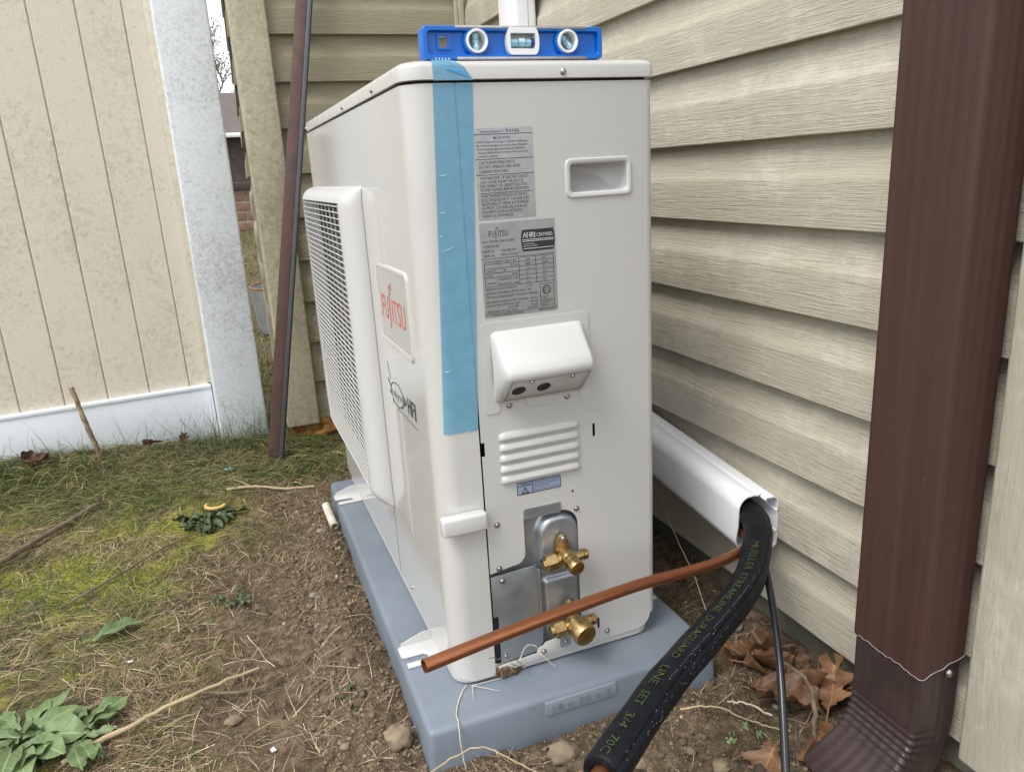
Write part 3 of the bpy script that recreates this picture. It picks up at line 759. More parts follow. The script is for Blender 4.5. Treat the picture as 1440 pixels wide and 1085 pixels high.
bm = bmesh.new(); bm.from_mesh(me); bmesh.ops.delete(bm, geom=[v for v in bm.verts if not v.link_faces], context='VERTS'); bm.to_mesh(me); bm.free()
link('raised_panel', me, fpan)
# inner lip of the opening
yy0, yy1, zz0, zz1 = 0.364, 0.868, 0.170, 0.677
lp = [(y, zz0) for y in np.linspace(yy0, yy1, 12)]+[(yy1, z) for z in np.linspace(zz0, zz1, 12)[1:]]+[(y, zz1) for y in np.linspace(yy1, yy0, 12)[1:]]+[(yy0, z) for z in np.linspace(zz1, zz0, 12)[1:-1]]
mb.grid([[(-bul(y,z)-0.0006, y, z) for y, z in lp], [(-0.002, y, z) for y, z in lp]], closed_u=True)
gr = obj('grille', mb, M['unit_white'], unit, ang=60)
slat_ys = list(np.linspace(0.3645, 0.8675, 15))
def slat_mesh():
    mb = MB(); rows = []
    for y in slat_ys:
        x = -(BH-0.0035)*q_((y-0.322)/0.040)*q_((0.905-y)/0.055)-0.002
        rows.append([(x, y, 0.0), (x-0.0008, y, 0.0010), (x, y, 0.0020), (x+0.0016, y, 0.0017), (x+0.0016, y, 0.0003)])
    mb.grid(rows, closed_u=True); return mesh_of(mb, 'slat', M['unit_white'], ang=50)
sm = slat_mesh()
for k in range(49): link('slat', sm, gr, (0, 0, 0.1745+k*0.01033))
bm_ = mesh_of(MB().box(-0.0305, -0.0285, -0.0009, 0.0009, 0.171, 0.676), 'upright_bar', M['unit_white'], smooth=False)
for k in range(10): link('upright_bar', bm_, gr, (0, 0.40+k*0.048, 0))
# joint line across the shoulder of the bulge
mb = MB(); rows = []
for z in np.linspace(0.15, 0.700, 50): rows.append([(-bul(0.3205,z)-0.0011, 0.3205, z), (-bul(0.3218,z)-0.0011, 0.3218, z)])
obj('grille_joint', mb.grid(rows, flip=True), M['dark'], gr, smooth=False)
# fan behind
fan = obj('fan', MB().lathe([(0.001,0.0),(0.05,0.0),(0.055,-0.01),(0.055,-0.05)], (0.035, 0.615, 0.425), (-1,0,0), 24), M['fan_grey'], unit)
for k in range(3):
    rows = []
    for r_ in np.linspace(0.05, 0.225, 7):
        rows.append([(0.075-0.05*t+0.02, 0.615+r_*math.cos(R(120*k+80*t+30*r_)), 0.425+r_*math.sin(R(120*k+80*t+30*r_))) for t in np.linspace(0, 1, 8)])
    obj('blade', MB().grid(rows), M['fan_grey'], fan)
obj('heat_exchanger', MB().box(0.160, 0.169, 0.31, UL-0.02, 0.02, 0.72), M['coil'], unit, smooth=False)
# --- screws
def screw_mesh():
    mb = MB()
    mb.lathe([(0.0052,0.0),(0.0052,0.0008),(0.0040,0.0010),(0.0037,0.0026),(0.0026,0.0036),(0.0011,0.0038),(0.0009,0.0026),(0.00001,0.0024)], (0,0,0), (0,-1,0), 14)
    return mesh_of(mb, 'screw', M['screw'], ang=35)
SCREW = screw_mesh()
def screw(par, x, z, o=0.0, s=0.85, name='screw'): return link(name, SCREW, par, (x, -o, z), (0, random.uniform(0,3), 0), (s,s,s))
for x, z in ((0.079,0.237),(0.078,0.169),(0.2025,0.235),(0.248,0.017),(0.108,0.4085),(0.194,0.4075)): screw(unit, x, z, 0.0)
screw(unit, 0.204, 0.8275, 0.003)
for y in (0.163, 0.405, 0.889): link('screw', SCREW, unit, (-0.002, y, 0.8265), (0,0,R(-90)), (0.8,0.8,0.8))
link('screw', SCREW, unit, (0.0, 0.247, 0.028), (0,0,R(-90)), (0.7,0.7,0.7))
# --- louvres
def louvre_mesh():
    mb = MB(); rows = []
    L = 0.122
    for t, s in ((0,0.02),(0.0012,0.5),(0.004,0.85),(0.008,1),(0.02,1),(0.06,1),(L-0.02,1),(L-0.008,1),(L-0.004,0.85),(L-0.0012,0.5),(L,0.02)):
        rows.append([(t, 0.0003, 0.0105*0.5+0.0052*s), (t, -0.0026*s, 0.0092*s+0.001), (t, -0.0052*s, 0.0052), (t, -0.0060*s, 0.0022), (t, -0.0050*s, 0.0004), (t, 0.0003, 0.0012)])
    mb.grid(rows, flip=True); return mesh_of(mb, 'louvre', M['unit_side'], ang=55)
LV = louvre_mesh()
for k in range(5): link('louvre', LV, unit, (0.089, 0, 0.3605-k*0.0157))
# --- wiring hood
hood = obj('wiring_cover', MB().prism(
    [(0.074,0.520),(0.078,0.524),(0.226,0.524),(0.230,0.520),(0.230,0.404),(0.227,0.4005),(0.216,0.4005),(0.2135,0.404),(0.2135,0.416),(0.170,0.416),(0.170,0.405),(0.167,0.4015),(0.136,0.4015),(0.133,0.405),(0.133,0.416),(0.094,0.416),(0.094,0.404),(0.0915,0.4005),(0.0765,0.4005),(0.074,0.404)],
    lambda a, b: side(a, b, 0.0), (0,-0.0014,0)), M['unit_side'], unit, smooth=False)
hx0, hx1 = 0.0865, 0.2205
def hsec(x, s):
    # closed outline out of the panel, s shrinks towards the rounded ends
    pr = [(0.512,0.001),(0.5105,0.006),(0.507,0.010),(0.475,0.0405),(0.466,0.0475),(0.458,0.0485),(0.453,0.0455),(0.417,0.008),(0.4155,0.001)]
    cz = 0.462
    return [(x, -(o*s if o > 0.002 else o), cz+(z-cz)*(0.86+0.14*s)) for z, o in pr]
rows = [hsec(hx0, 0.10), hsec(hx0+0.0008, 0.45), hsec(hx0+0.003, 0.78), hsec(hx0+0.0065, 0.95), hsec(hx0+0.011, 1.0), hsec(hx1-0.011, 1.0), hsec(hx1-0.0065, 0.95), hsec(hx1-0.003, 0.78), hsec(hx1-0.0008, 0.45), hsec(hx1, 0.10)]
hb = obj('hood', MB().grid(rows), M['unit_white'], hood, ang=48)
# knock-out holes and screws on its sloping underside
un = Vector((0, -0.0375, 0.036)).normalized(); nn_ = Vector((0, -0.036, -0.0375)).normalized()
def under(x, t, o=0.0008): return Vector((x, -0.008, 0.417))+un*t+nn_*o
for cx in (0.1125, 0.1485):
    obj('knockout_hole', MB().prism(circ(0, 0, 0.0096, 22), lambda a, b, cx=cx: under(cx+a, 0.026+b, 0.0010), tuple(-nn_*0.002)), M['dark'], hood, smooth=False)
for cx, tt in ((0.1265, 0.0455), (0.185, 0.0455)):
    link('screw', SCREW, hood, tuple(under(cx, tt, 0.0002)), (R(44),0,0), (0.75,0.75,0.75))
pl_ = [(0.098,0.004),(0.2085,0.004),(0.2085,0.0505),(0.098,0.0505)]
mb = MB()
for i in range(4):
    (a, b), (c, d) = pl_[i], pl_[(i+1) % 4]
    e = Vector((c-a, d-b)).normalized()*0.0; nx_, ny_ = (0.0004, 0) if abs(c-a) < 1e-6 else (0, 0.0004)
    mb.add([under(a-nx_, b-ny_), under(c-nx_, d-ny_), under(c+nx_, d+ny_), under(a+nx_, b+ny_)], [(0,1,2,3)])
obj('cover_joint', mb, M['coil'], hood, smooth=False)
# --- corner cap near the bottom of the joint
obj('corner_clip', MB().box(-0.0035, 0.0605, -0.019, -0.0006, 0.2425, 0.2685), M['unit_white'], unit, bevel=0.0038, seg=3)
# --- zinc valve plate
mb = MB(); rows = []
def rr_mask(x, z, x0, x1, z0, z1, r, w):
    dx = max(x0+r-x, x-(x1-r), 0); dz = max(z0+r-z, z-(z1-r), 0)
    d = r-math.hypot(dx, dz) if (dx > 0 and dz > 0) else min(x-x0, x1-x, z-z0, z1-z)
    t = min(max(d/w, 0), 1); return t*t*(3-2*t)
for x in np.linspace(0.060, 0.212, 62):
    row = []
    for z in np.linspace(0.006, 0.246, 92):
        b = 0.0125*rr_mask(x, z, 0.1365, 0.2125, 0.132, 0.2365, 0.034, 0.012)+0.006*rr_mask(x, z, 0.146, 0.214, 0.034, 0.130, 0.008, 0.007)
        row.append((x, 0.0125-b, z))
    rows.append(row)
vp = obj('valve_plate', mb.grid(rows), M['galv'], unit, ang=60)
obj('top_tab', MB().prism([(0.1195,0.2362),(0.1195,0.2495),(0.122,0.252),(0.177,0.2515),(0.177,0.2362)], lambda a, b: side(a, b, 0.0006), (0,-0.0012,0)), M['galv'], vp, smooth=False)
mb = MB().prism([(0.0645,0.157)]+[(0.118,0.1595)]+arc(0.128,0.1505,0.009,90,0,4)+[(0.1372,0.017),(0.072,0.013),(0.072,0.092),(0.0645,0.092)], lambda a, b: side(a, b, -0.0022), (0,-0.0015,0))
lpn = obj('lower_plate', mb, M['galv'], unit, bevel=0.0006, bang=60)
obj('flange', MB().box(0.1374, 0.1415, 0.002, 0.009, 0.018, 0.1495), M['galv'], lpn, bevel=0.001)
screw(lpn, 0.0815, 0.148, -0.0005, 0.85); screw(lpn, 0.0795, 0.024, -0.0005, 0.8)
obj('slot_shade_strip', MB().box(0.0622, 0.0718, 0.004, 0.0052, 0.012, 0.091), M['dark'], lpn, smooth=False)  # black strip set in the slot as its painted shade
mb = MB().prism([(0.0665,0.0115),(0.128,0.0145),(0.129,0.020),(0.133,0.0245),(0.139,0.0245),(0.143,0.029),(0.2035,0.036),(0.2035,0.0045),(0.1435,0.0045),(0.137,0.0045),(0.128,0.002),(0.0665,0.0)], lambda a, b: side(a, b, 0.0004), (0,-0.0013,0))
br_ = obj('bottom_bracket', mb, M['unit_side'], unit, bevel=0.0004, bang=60)
screw(br_, 0.1395, 0.0145, 0.0018, 0.85)
tb_ = obj('bracket_tab', MB().prism(rrect(0.1665,0.1835,0.0125,0.040,0.003,3), lambda a, b: side(a, b, 0.0020), (0,-0.0012,0)), M['galv'], br_, smooth=False)
screw(br_, 0.1755, 0.0225, 0.0033, 0.75)
# --- service valves
def hexa(mb, c, axis, r, L, ch=0.0012):
    ax = Vector(axis).normalized(); u = Vector((0,0,1)) if abs(ax.z) < 0.8 else Vector((1,0,0)); u = (u-ax*u.dot(ax)).normalized(); w = ax.cross(u); c = Vector(c)
    rows = [[c+ax*h+(u*math.cos(R(60*k+15))+w*math.sin(R(60*k+15)))*rr for k in range(6)] for rr, h in ((r*0.86,0),(r,ch),(r,L-ch),(r*0.86,L))]
    o = len(mb.v); mb.grid(rows, closed_u=True); mb.f.append(tuple(range(o,o+6))); mb.f.append(tuple(range(o+18,o+24)))
def valve(x, z, s, capr, tilt):
    v = obj('valve', MB().lathe([(0.010*s,0.0),(0.0105*s,0.004),(0.0095*s,0.010),(0.0115*s,0.018),(0.0115*s,0.030),(0.009*s,0.034)], (x,0.0,z), (0,-1,0), 20)
            .tube([(x,-0.022*s,z),(x-0.016*s,-0.021*s,z-0.002*s)], 0.0075*s, 14).tube([(x,-0.022*s,z),(x+0.012*s,-0.021*s,z-0.004*s),(x+0.022*s,-0.020*s,z-0.005*s)], [0.008*s,0.0072*s,0.0066*s], 14), M['brass'], unit, ang=40)
    d = Vector((0.10, -1, -0.16)).normalized(); c0 = Vector((x,-0.028*s,z-0.001))
    L = 0.026*s
    mb = MB().lathe([(capr*0.80,0.0),(capr,0.003),(capr,L*0.35),(capr*0.97,L*0.36),(capr*0.97,L*0.42),(capr,L*0.44),(capr,L*0.86),(capr*0.90,L*0.97),(capr*0.72,L),(0.00001,L*1.0)], c0, d, 24)
    obj('cap', mb, M['brass'], v, ang=35)
    mb = MB(); hexa(mb, (x-0.033*s, -0.021*s, z-0.004*s), (1,0.02,0.1), 0.0125*s, 0.017*s)
    mb.cyl((x-0.038*s,-0.021*s,z-0.0045*s),(x-0.032*s,-0.021*s,z-0.004*s),0.0085*s,0.009*s,14)
    obj('flare_nut', mb, M['brass'], v, ang=25)
    prof = [(0.0078*s,0.0),(0.0078*s,0.010*s),(0.0066*s,0.0105*s),(0.0066*s,0.0125*s),(0.0082*s,0.013*s),(0.0082*s,0.0185*s),(0.0066*s,0.0205*s),(0.00001,0.0205*s)]
    obj('service_port', MB().lathe(prof, (x+0.013*s,-0.0205*s,z-0.0045*s), (1,0.06,0.02), 18), M['brass'], v, ang=35)
    lug = [(x-0.006*s,z+0.026*s),(x,z+0.030*s),(x+0.006*s,z+0.026*s),(x+0.0115*s,z+0.008*s),(x+0.0115*s,z-0.010*s),(x+0.005*s,z-0.022*s),(x-0.005*s,z-0.022*s),(x-0.0115*s,z-0.010*s),(x-0.0115*s,z+0.008*s)]
    lg = obj('mounting_lug', MB().prism(lug, lambda a, b: side(a, b, 0.003), (0,-0.007,0)), M['brass'], v, bevel=0.0012, bang=50)
    link('screw', SCREW, v, (x, -0.0101, z+0.0235*s), (0,0.4,0), (1.0,1.1,1.0)); link('screw', SCREW, v, (x+0.001, -0.0101, z-0.0205*s), (0,1.1,0), (0.95,1.1,0.95))
    return v
valve(0.1745, 0.1745, 1.0, 0.0118, 0); valve(0.183, 0.064, 1.05, 0.0175, 0)
# --- feet
def foot(y0, mir):
    P = [(-0.052,0.0),(-0.052,0.012),(-0.022,0.012),(-0.016,0.016),(-0.016,0.022),(-0.022,0.027),(-0.052,0.027),(-0.056,0.031),(-0.056,0.056),(-0.050,0.060),(0.03,0.060),(0.03,0.0)]
    pts = [((UD-a if mir else a), y0+b) for a, b in P]
    f = obj('foot', MB().prism(pts, lambda a, b: Vector((a, b, -0.0095)), (0,0,0.0028)), M['unit_white'], unit, bevel=0.0006, bang=60)
    x0, x1 = (-0.05, 0.03) if not mir else (UD-0.03, UD+0.05)
    obj('foot_flange', MB().prism([(x0,-0.0066),(x1,-0.0066),(x1,0.011),(x1-0.045 if not mir else x0+0.045,0.009),(x0,-0.003)] if not mir else [(x0,-0.0066),(x1,-0.0066),(x1,-0.003),(x0,0.011)], lambda a, b: Vector((a, y0+0.0585, b)), (0,0.0015,0)), M['unit_white'], f, smooth=False)
for y0 in (0.079, 0.742):
    foot(y0, False); foot(y0, True)
# base tray between the sheet metal and the pad
obj('base_tray', MB().prism(rrect(0.0025, UD-0.004, 0.003, UL-0.004, 0.03, 6), lambda a, b: Vector((a, b, -0.0064)), (0,0,0.018)), M['unit_side'], unit)

# --- badge and print on the front (reads from the far end towards the near corner)
fr = lambda a, b, o=0.0: Vector((-o-0.0014, 0.265-a, b))        # a runs towards the near corner
mb = MB().grid([[fr(a,b,-0.0015) for a,b in rrect(-0.001,0.199,0.465,0.591,0.012)], [fr(a,b,0.0016) for a,b in rrect(0.0015,0.1965,0.4685,0.5885,0.011)], [fr(a,b,0.0018) for a,b in rrect(0.006,0.192,0.475,0.585,0.008)], [fr(a,b,0.0010) for a,b in rrect(0.0075,0.1905,0.4765,0.5835,0.007)]], closed_u=True, flip=True)
plt = obj('badge_surround', mb, M['unit_front'], unit, ang=30)
mb = MB(); put_rect(mb, lambda a, b: fr(a, b, 0.0009), 0.0078, 0.1902, 0.4768, 0.5832)
obj('badge', mb, M['badge'], plt, smooth=False)
fb = lambda a, b: fr(a, b, 0.0012)
def maker_mark(mb, fn, a, b, h, w):
    """the maker's wordmark: tall thin capitals, the J hanging below with two loops above it"""
    lett = [('F',0.0,0.125),('U',0.155,0.14),('I',0.465,0.03),('T',0.525,0.14),('S',0.69,0.125),('U',0.845,0.15)]
    for ch, u, ww in lett: put_text(mb, ch, fn, a+u*w, b, h, ww*w)
    t = 0.16*h
    jx = a+0.365*w
    pts = [(jx, b+h*1.12), (jx, b-0.10*h), (jx-0.02*w, b-0.26*h), (jx-0.055*w, b-0.33*h)]
    tt = 0.017*w
    for (x0, y0), (x1, y1) in zip(pts, pts[1:]): mb.add([fn(x0-tt,y0), fn(x0+tt,y0), fn(x1+tt,y1), fn(x1-tt,y1)], [(0,1,2,3)])
    for cx, cy, rx, ry in ((jx+0.045*w, b+1.32*h, 0.042*w, 0.22*h), (jx+0.115*w, b+1.50*h, 0.034*w, 0.16*h)):
        n = 20
        o = [fn(cx+rx*math.cos(2*math.pi*k/n), cy+ry*math.sin(2*math.pi*k/n)) for k in range(n)]
        i = [fn(cx+rx*0.66*math.cos(2*math.pi*k/n), cy+ry*0.66*math.sin(2*math.pi*k/n)) for k in range(n)]
        mb.grid([o, i], closed_u=True)
mb = MB(); maker_mark(mb, fb, 0.024, 0.508, 0.035, 0.150)
obj('wordmark', mb, M['red_ink'], plt, smooth=False)
# series mark: an oval with lettering, wing strokes and bold capitals
fb2 = lambda a, b: Vector((-bul(0.265-a, b)-0.0010, 0.265-a, b))
mb = MB(); n = 36
for (rx, ry, k_) in ((0.040, 0.0195, 0.90),):
    cx, cy = 0.062, 0.388
    mb.grid([[fb2(cx+rx*math.cos(2*math.pi*k/n), cy+ry*math.sin(2*math.pi*k/n)) for k in range(n)], [fb2(cx+rx*k_*math.cos(2*math.pi*k/n), cy+ry*k_*math.sin(2*math.pi*k/n)) for k in range(n)]], closed_u=True)
put_text(mb, 'halcyon', fb2, 0.032, 0.3825, 0.0115, 0.060)
for ch_, a_, w_ in (('H', 0.128, 0.017), ('F', 0.151, 0.0125), ('I', 0.169, 0.004)):
    put_text(mb, ch_, fb2, a_, 0.377, 0.026, w_); put_text(mb, ch_, lambda a, b: fb2(a+0.0012, b), a_, 0.377, 0.026, w_)
mb.add([fb2(0.103,0.398), fb2(0.121,0.389), fb2(0.103,0.380), fb2(0.108,0.389)], [(0,1,2,3)])
for q in ([(0.012,0.434),(0.018,0.43),(0.030,0.405),(0.026,0.406)], [(0.006,0.402),(0.008,0.406),(0.026,0.395),(0.022,0.392)], [(0.012,0.382),(0.014,0.386),(0.027,0.384),(0.024,0.380)], [(0.030,0.365),(0.034,0.368),(0.036,0.377),(0.032,0.376)]):
    mb.add([fb2(a,b) for a,b in q], [(0,1,2,3)])
put_text(mb, 'Hybrid Flex Inverter', fb2, 0.062, 0.3635, 0.0042, 0.115)
obj('series_mark', mb, M['charcoal_ink'], unit, smooth=False)

# --- labels on the side
def label_fn(x0, x1, z0, z1, o): return lambda u, v: side(x0+u*(x1-x0), z1-v*(z1-z0), o)
def tline(mb, fn, body, u, v, h, w, asp):
    """line of print: u,v lower-left in label fractions, h cap height fraction, w width fraction"""
    vs, fs, wid = text_geo(body); mb.add([fn(u+x/wid*w, v-y*h) for x, y in vs], fs)
def rule(mb, fn, v, u0=0.0, u1=1.0, t=0.0035): mb.add([fn(u0,v+t),fn(u1,v+t),fn(u1,v-t),fn(u0,v-t)], [(0,1,2,3)])
L1 = (0.0825, 0.1597, 0.6555, 0.7645)
f1 = label_fn(*L1, 0.0005); f1t = label_fn(*L1, 0.0007)
mb = MB(); put_rect(mb, f1, 0, 1, 1, 0); lb1 = obj('caution_label', mb, M['foil'], unit, smooth=False)
mb = MB()
tline(mb, f1t, 'REFRIGERANT', 0.12, 0.052, 0.021, 0.38, 1); tline(mb, f1t, 'R410A', 0.55, 0.052, 0.034, 0.23, 1); rule(mb, f1t, 0.068)
tline(mb, f1t, 'CAUTION', 0.385, 0.118, 0.026, 0.22, 1)
mb.add([f1t(0.325,0.118), f1t(0.375,0.118), f1t(0.35,0.09)], [(0,1,2)])
for v, s, u, w in ((0.160,'•R410A refrigerant is charged in this Air Conditioner.',0.03,0.88),(0.198,'•By additional charging, do not mix other refrigerant.',0.03,0.88),(0.236,'•Connecting the pipes, evacuating and additional',0.03,0.83),(0.274,'charging shall be done correctly as instructed in the',0.055,0.86),(0.312,'installation manual.',0.055,0.33)):
    tline(mb, f1t, s, u, v, 0.022, w, 1)
rule(mb, f1t, 0.335, 0.0, 1.0)
for v, s, w in ((0.388,'CAUTION:MOVING PARTS.',0.62),(0.436,'DO NOT OPERATE UNIT WITH',0.70),(0.486,'CABINET REMOVED.',0.50)): tline(mb, f1t, s, 0.06, v, 0.034, w, 1)
rule(mb, f1t, 0.507)
for v, s, w in ((0.556,'WARNING:RISK OF ELECTRIC SHOCK',0.83),(0.600,'CAN CAUSE INJURY OR DEATH.',0.75),(0.644,'DISCONNECT ALL REMOTE ELECTRIC',0.82),(0.688,'POWER SUPPLIES BEFORE SERVICING.',0.85)): tline(mb, f1t, s, 0.06, v, 0.033, w, 1)
rule(mb, f1t, 0.708, 0.05, 0.96)
for v, s, w in ((0.754,'AVERTISSEMENT:RISQUE DE CHOCS',0.80),(0.799,'ÉLECTRIQUES,PEUT CAUSER DES',0.82),(0.844,'BLESSURES ET MÊME ENTRAÎNER',0.82),(0.889,'LA MORT.COUPER LES SOURCES',0.78),(0.934,"D'ALIMENTATION À DISTANCE",0.69),(0.978,'AVANT LE DÉPANNAGE.',0.54)): tline(mb, f1t, s, 0.065, v, 0.033, w, 1)
obj('print', mb, M['ink'], lb1, smooth=False)
L2 = (0.0820, 0.1855, 0.5310, 0.6510)
f2 = label_fn(*L2, 0.0005); f2t = label_fn(*L2, 0.0007); f2w = label_fn(*L2, 0.0009)
mb = MB(); put_rect(mb, f2, 0, 1, 1, 0); lb2 = obj('rating_label', mb, M['foil'], unit, smooth=False)
mb = MB()
maker_mark(mb, lambda a, b: f2t(a, 1-b), 0.115, 0.855, 0.062, 0.255)
for v, s, u, w in ((0.205,'SPLIT TYPE AIR CONDITIONER',0.03,0.41),(0.255,'OUTDOOR USE',0.03,0.21),(0.305,'MODEL No.',0.03,0.145),(0.305,'AOU18RLXFW',0.265,0.20),(0.352,'SERIAL No.',0.03,0.15),(0.352,'MSP 0 1 0 8 0 0',0.265,0.215)): tline(mb, f2t, s, u, v, 0.024, w, 1)
rule(mb, f2t, 0.372, 0.0, 1.0, 0.0025)
tline(mb, f2t, 'SOURCE 208/230 V  60Hz  1 PH', 0.03, 0.418, 0.023, 0.42, 1)
def vrule(u, v0, v1, t=0.003): mb.add([f2t(u-t,v0), f2t(u+t,v0), f2t(u+t,v1), f2t(u-t,v1)], [(0,1,2,3)])
TV = [0.430, 0.478, 0.526, 0.574, 0.622, 0.670]
for k, v in enumerate(TV): rule(mb, f2t, v, 0.03 if k not in (4,) else 0.49, 0.965, 0.0024)
rule(mb, f2t, 0.385, 0.49, 0.965, 0.0024)
for u, v0 in ((0.03,0.430),(0.49,0.385),(0.72,0.385),(0.965,0.385)): vrule(u, v0, 0.670)
for v, s, u, w in ((0.420,'COOL',0.575,0.07),(0.420,'HEAT',0.80,0.07),(0.468,'BTU/h',0.38,0.09),(0.468,'18000',0.57,0.085),(0.468,'21600',0.80,0.085),(0.516,'CAPACITY',0.05,0.13),(0.516,'kW',0.28,0.04),(0.516,'5.2',0.585,0.045),(0.516,'7.3',0.815,0.045),(0.564,'TOTAL',0.05,0.085),(0.564,'AMPS',0.39,0.08),(0.564,'6.1',0.585,0.045),(0.564,'8.4',0.815,0.045),(0.612,'COMPRESSOR AMPS',0.19,0.29),(0.612,'5.6',0.585,0.045),(0.612,'7.9',0.815,0.045),(0.645,'OUTDOOR',0.05,0.13),(0.661,'FAN MOTOR AMPS',0.20,0.28),(0.661,'0.4',0.585,0.045),(0.661,'0.4',0.815,0.045),
                   (0.708,'MINIMUM CIRCUIT AMPACITY',0.03,0.42),(0.708,'17 A',0.59,0.06),(0.752,'MAXIMUM OVERCURRENT PROTECTION',0.03,0.52),(0.752,'20 A',0.59,0.06),(0.794,'TIME DELAY FUSE OR HACR TYPE CIRCUIT BREAKER',0.03,0.70),(0.848,'REFRIGERANT R410A FACTORY CHARGED',0.03,0.56),(0.848,'4 lb 10 oz',0.62,0.11),(0.884,'DESIGN PRESSURE HIGH SIDE',0.03,0.44),(0.884,'450 psig',0.62,0.10),(0.918,'LOW SIDE',0.31,0.15),(0.918,'240 psig',0.62,0.10),(0.952,'APPLICABLE INDOOR UNIT :',0.03,0.42),(0.952,'SEE MANUAL',0.58,0.15),(0.992,'FUJITSU GENERAL LIMITED',0.10,0.42),(0.990,'MADE IN THAILAND',0.74,0.22)):
    tline(mb, f2t, s, u, v, 0.0225, w, 1)
rule(mb, f2t, 0.962, 0.0, 1.0, 0.002)
# certification oval box
for a in ((0.765,0.695,0.955,0.70),(0.765,0.935,0.955,0.94),(0.762,0.695,0.768,0.94),(0.952,0.695,0.958,0.94)): mb.add([f2t(a[0],a[3]),f2t(a[2],a[3]),f2t(a[2],a[1]),f2t(a[0],a[1])], [(0,1,2,3)])
n = 24; cu, cv, ru, rv = 0.852, 0.765, 0.060, 0.052
for k1, k2 in ((1.0, 0.86), (0.78, 0.70)):
    mb.grid([[f2t(cu+ru*k1*math.cos(2*math.pi*k/n), cv+rv*k1*math.sin(2*math.pi*k/n)) for k in range(n)], [f2t(cu+ru*k2*math.cos(2*math.pi*k/n), cv+rv*k2*math.sin(2*math.pi*k/n)) for k in range(n)]], closed_u=True)
tline(mb, f2t, 'ETL', cu-0.036, cv+0.022, 0.042, 0.074, 1); tline(mb, f2t, 'us', 0.918, 0.79, 0.012, 0.024, 1)
for v, s, w in ((0.842,'Intertek',0.10),(0.858,'3130762',0.07),(0.878,'CONFORMS TO UL STD',0.16),(0.894,'1995 CERTIFIED TO',0.15),(0.910,'CAN/CSA C22.2 STD',0.16),(0.927,'No.236',0.08)): tline(mb, f2t, s, 0.785, v, 0.012, w, 1)
def badge_shape(): 
    return [(0.555,0.10)] + [(0.975,0.10),(0.990,0.15),(0.995,0.21),(0.990,0.28),(0.975,0.33),(0.555,0.33),(0.540,0.28),(0.535,0.21),(0.540,0.15)]
o_ = len(mb.v); pts = badge_shape(); mb.add([f2t(u, v) for u, v in pts], [tuple(range(len(pts)))])
obj('print', mb, M['ink'], lb2, smooth=False)
mb = MB()
tline(mb, f2w, 'AHRI', 0.558, 0.185, 0.058, 0.165, 1); tline(mb, lambda u, v: f2w(u+0.004, v), 'AHRI', 0.558, 0.185, 0.058, 0.165, 1); tline(mb, f2w, 'CERTIFIED.', 0.745, 0.180, 0.036, 0.23, 1)
for v, u0, u1 in ((0.205,0.55,0.98),(0.222,0.55,0.98),(0.300,0.56,0.975)): rule(mb, f2w, v, u0, u1, 0.003)
tline(mb, f2w, 'www.ahridirectory.org', 0.56, 0.256, 0.014, 0.15, 1); tline(mb, f2w, 'AHRI Standard 210/240', 0.56, 0.280, 0.014, 0.19, 1)
obj('badge_print', mb, M['ink_grey'], lb2, smooth=False)
L3 = (0.1115, 0.1795, 0.2745, 0.2935)
f3 = label_fn(*L3, 0.0005); f3t = label_fn(*L3, 0.0007)
mb = MB().prism(rrect(L3[0],L3[1],L3[2],L3[3],0.0016,3), lambda a, b: side(a, b, 0.0001), (0,-0.0004,0)); lb3 = obj('warning_label', mb, M['blue_label'], unit, smooth=False)
mb = MB()
for v in (0.035, 0.965): rule(mb, f3t, v, 0.015, 0.985, 0.028)
for u in (0.012, 0.350, 0.988): mb.add([f3t(u-0.006,0.97),f3t(u+0.006,0.97),f3t(u+0.006,0.03),f3t(u-0.006,0.03)], [(0,1,2,3)])
rule(mb, f3t, 0.33, 0.015, 0.35, 0.02); tline(mb, f3t, 'WARNING', 0.09, 0.28, 0.16, 0.22, 1)
tri_o = [(0.10,0.93),(0.27,0.93),(0.185,0.40)]; tri_i = [(0.13,0.87),(0.24,0.87),(0.185,0.53)]
mb.grid([[f3t(*q) for q in tri_o], [f3t(*q) for q in tri_i]], closed_u=True); tline(mb, f3t, '!', 0.178, 0.84, 0.24, 0.014, 1)
for v, s, w in ((0.24,'Disconnect the power supply before',0.60),(0.44,'opening the service cover. Wait',0.56),(0.64,'10 minutes after',0.36),(0.86,'switching the breaker off before work',0.60)): tline(mb, f3t, s, 0.37, v, 0.11, w, 1)
obj('print', mb, M['ink'], lb3, smooth=False)

# ------------------------------------------------------------------ tape over the panel joint
tape = thing('masking_tape', 'strip of light blue masking tape down the unit corner joint', 'tape', (0,0,0), (0,0,UT))
def skin(x, o):
    if x >= CR: return (x, -o)
    a = math.acos(max(-1, min(1, (CR-x)/CR))); return (CR-(CR+o)*math.cos(a), CR-(CR+o)*math.sin(a))
rows = []
def tape_row(z, o, xl, xr, n=14, jag=0.0):
    r_ = []
    for k in range(n+1):
        x = xl+(xr-xl)*k/n; X_, Y_ = skin(x, o); r_.append((X_, Y_, z+jag*random.uniform(-1,1)))
    return r_
for k, z in enumerate(np.linspace(0.382, ZS-0.0005, 40)):
    t = (z-0.382)/(ZS-0.382); jag = 0.0009 if k == 0 else 0
    rows.append(tape_row(z, 0.0007+0.0005*random.random()*(0.3+0.7*(k % 5 == 0)), 0.0145+0.0215*t, 0.0612+0.0245*t, jag=jag))
tp = obj('strip', MB().grid(rows), M['tape'], tape, ang=60)
rows = []
prof = [(0.0039, ZS+0.0026), (0.0038, ZS+0.010), (0.0038, ZS+0.0175)]+[(0.0038-0.009*(1-math.cos(R(a))), ZS+0.0175+0.009*math.sin(R(a))) for a in (22,45,67,90)]+[(-0.012, ZT+0.0006),(-0.03, ZT+0.0006)]
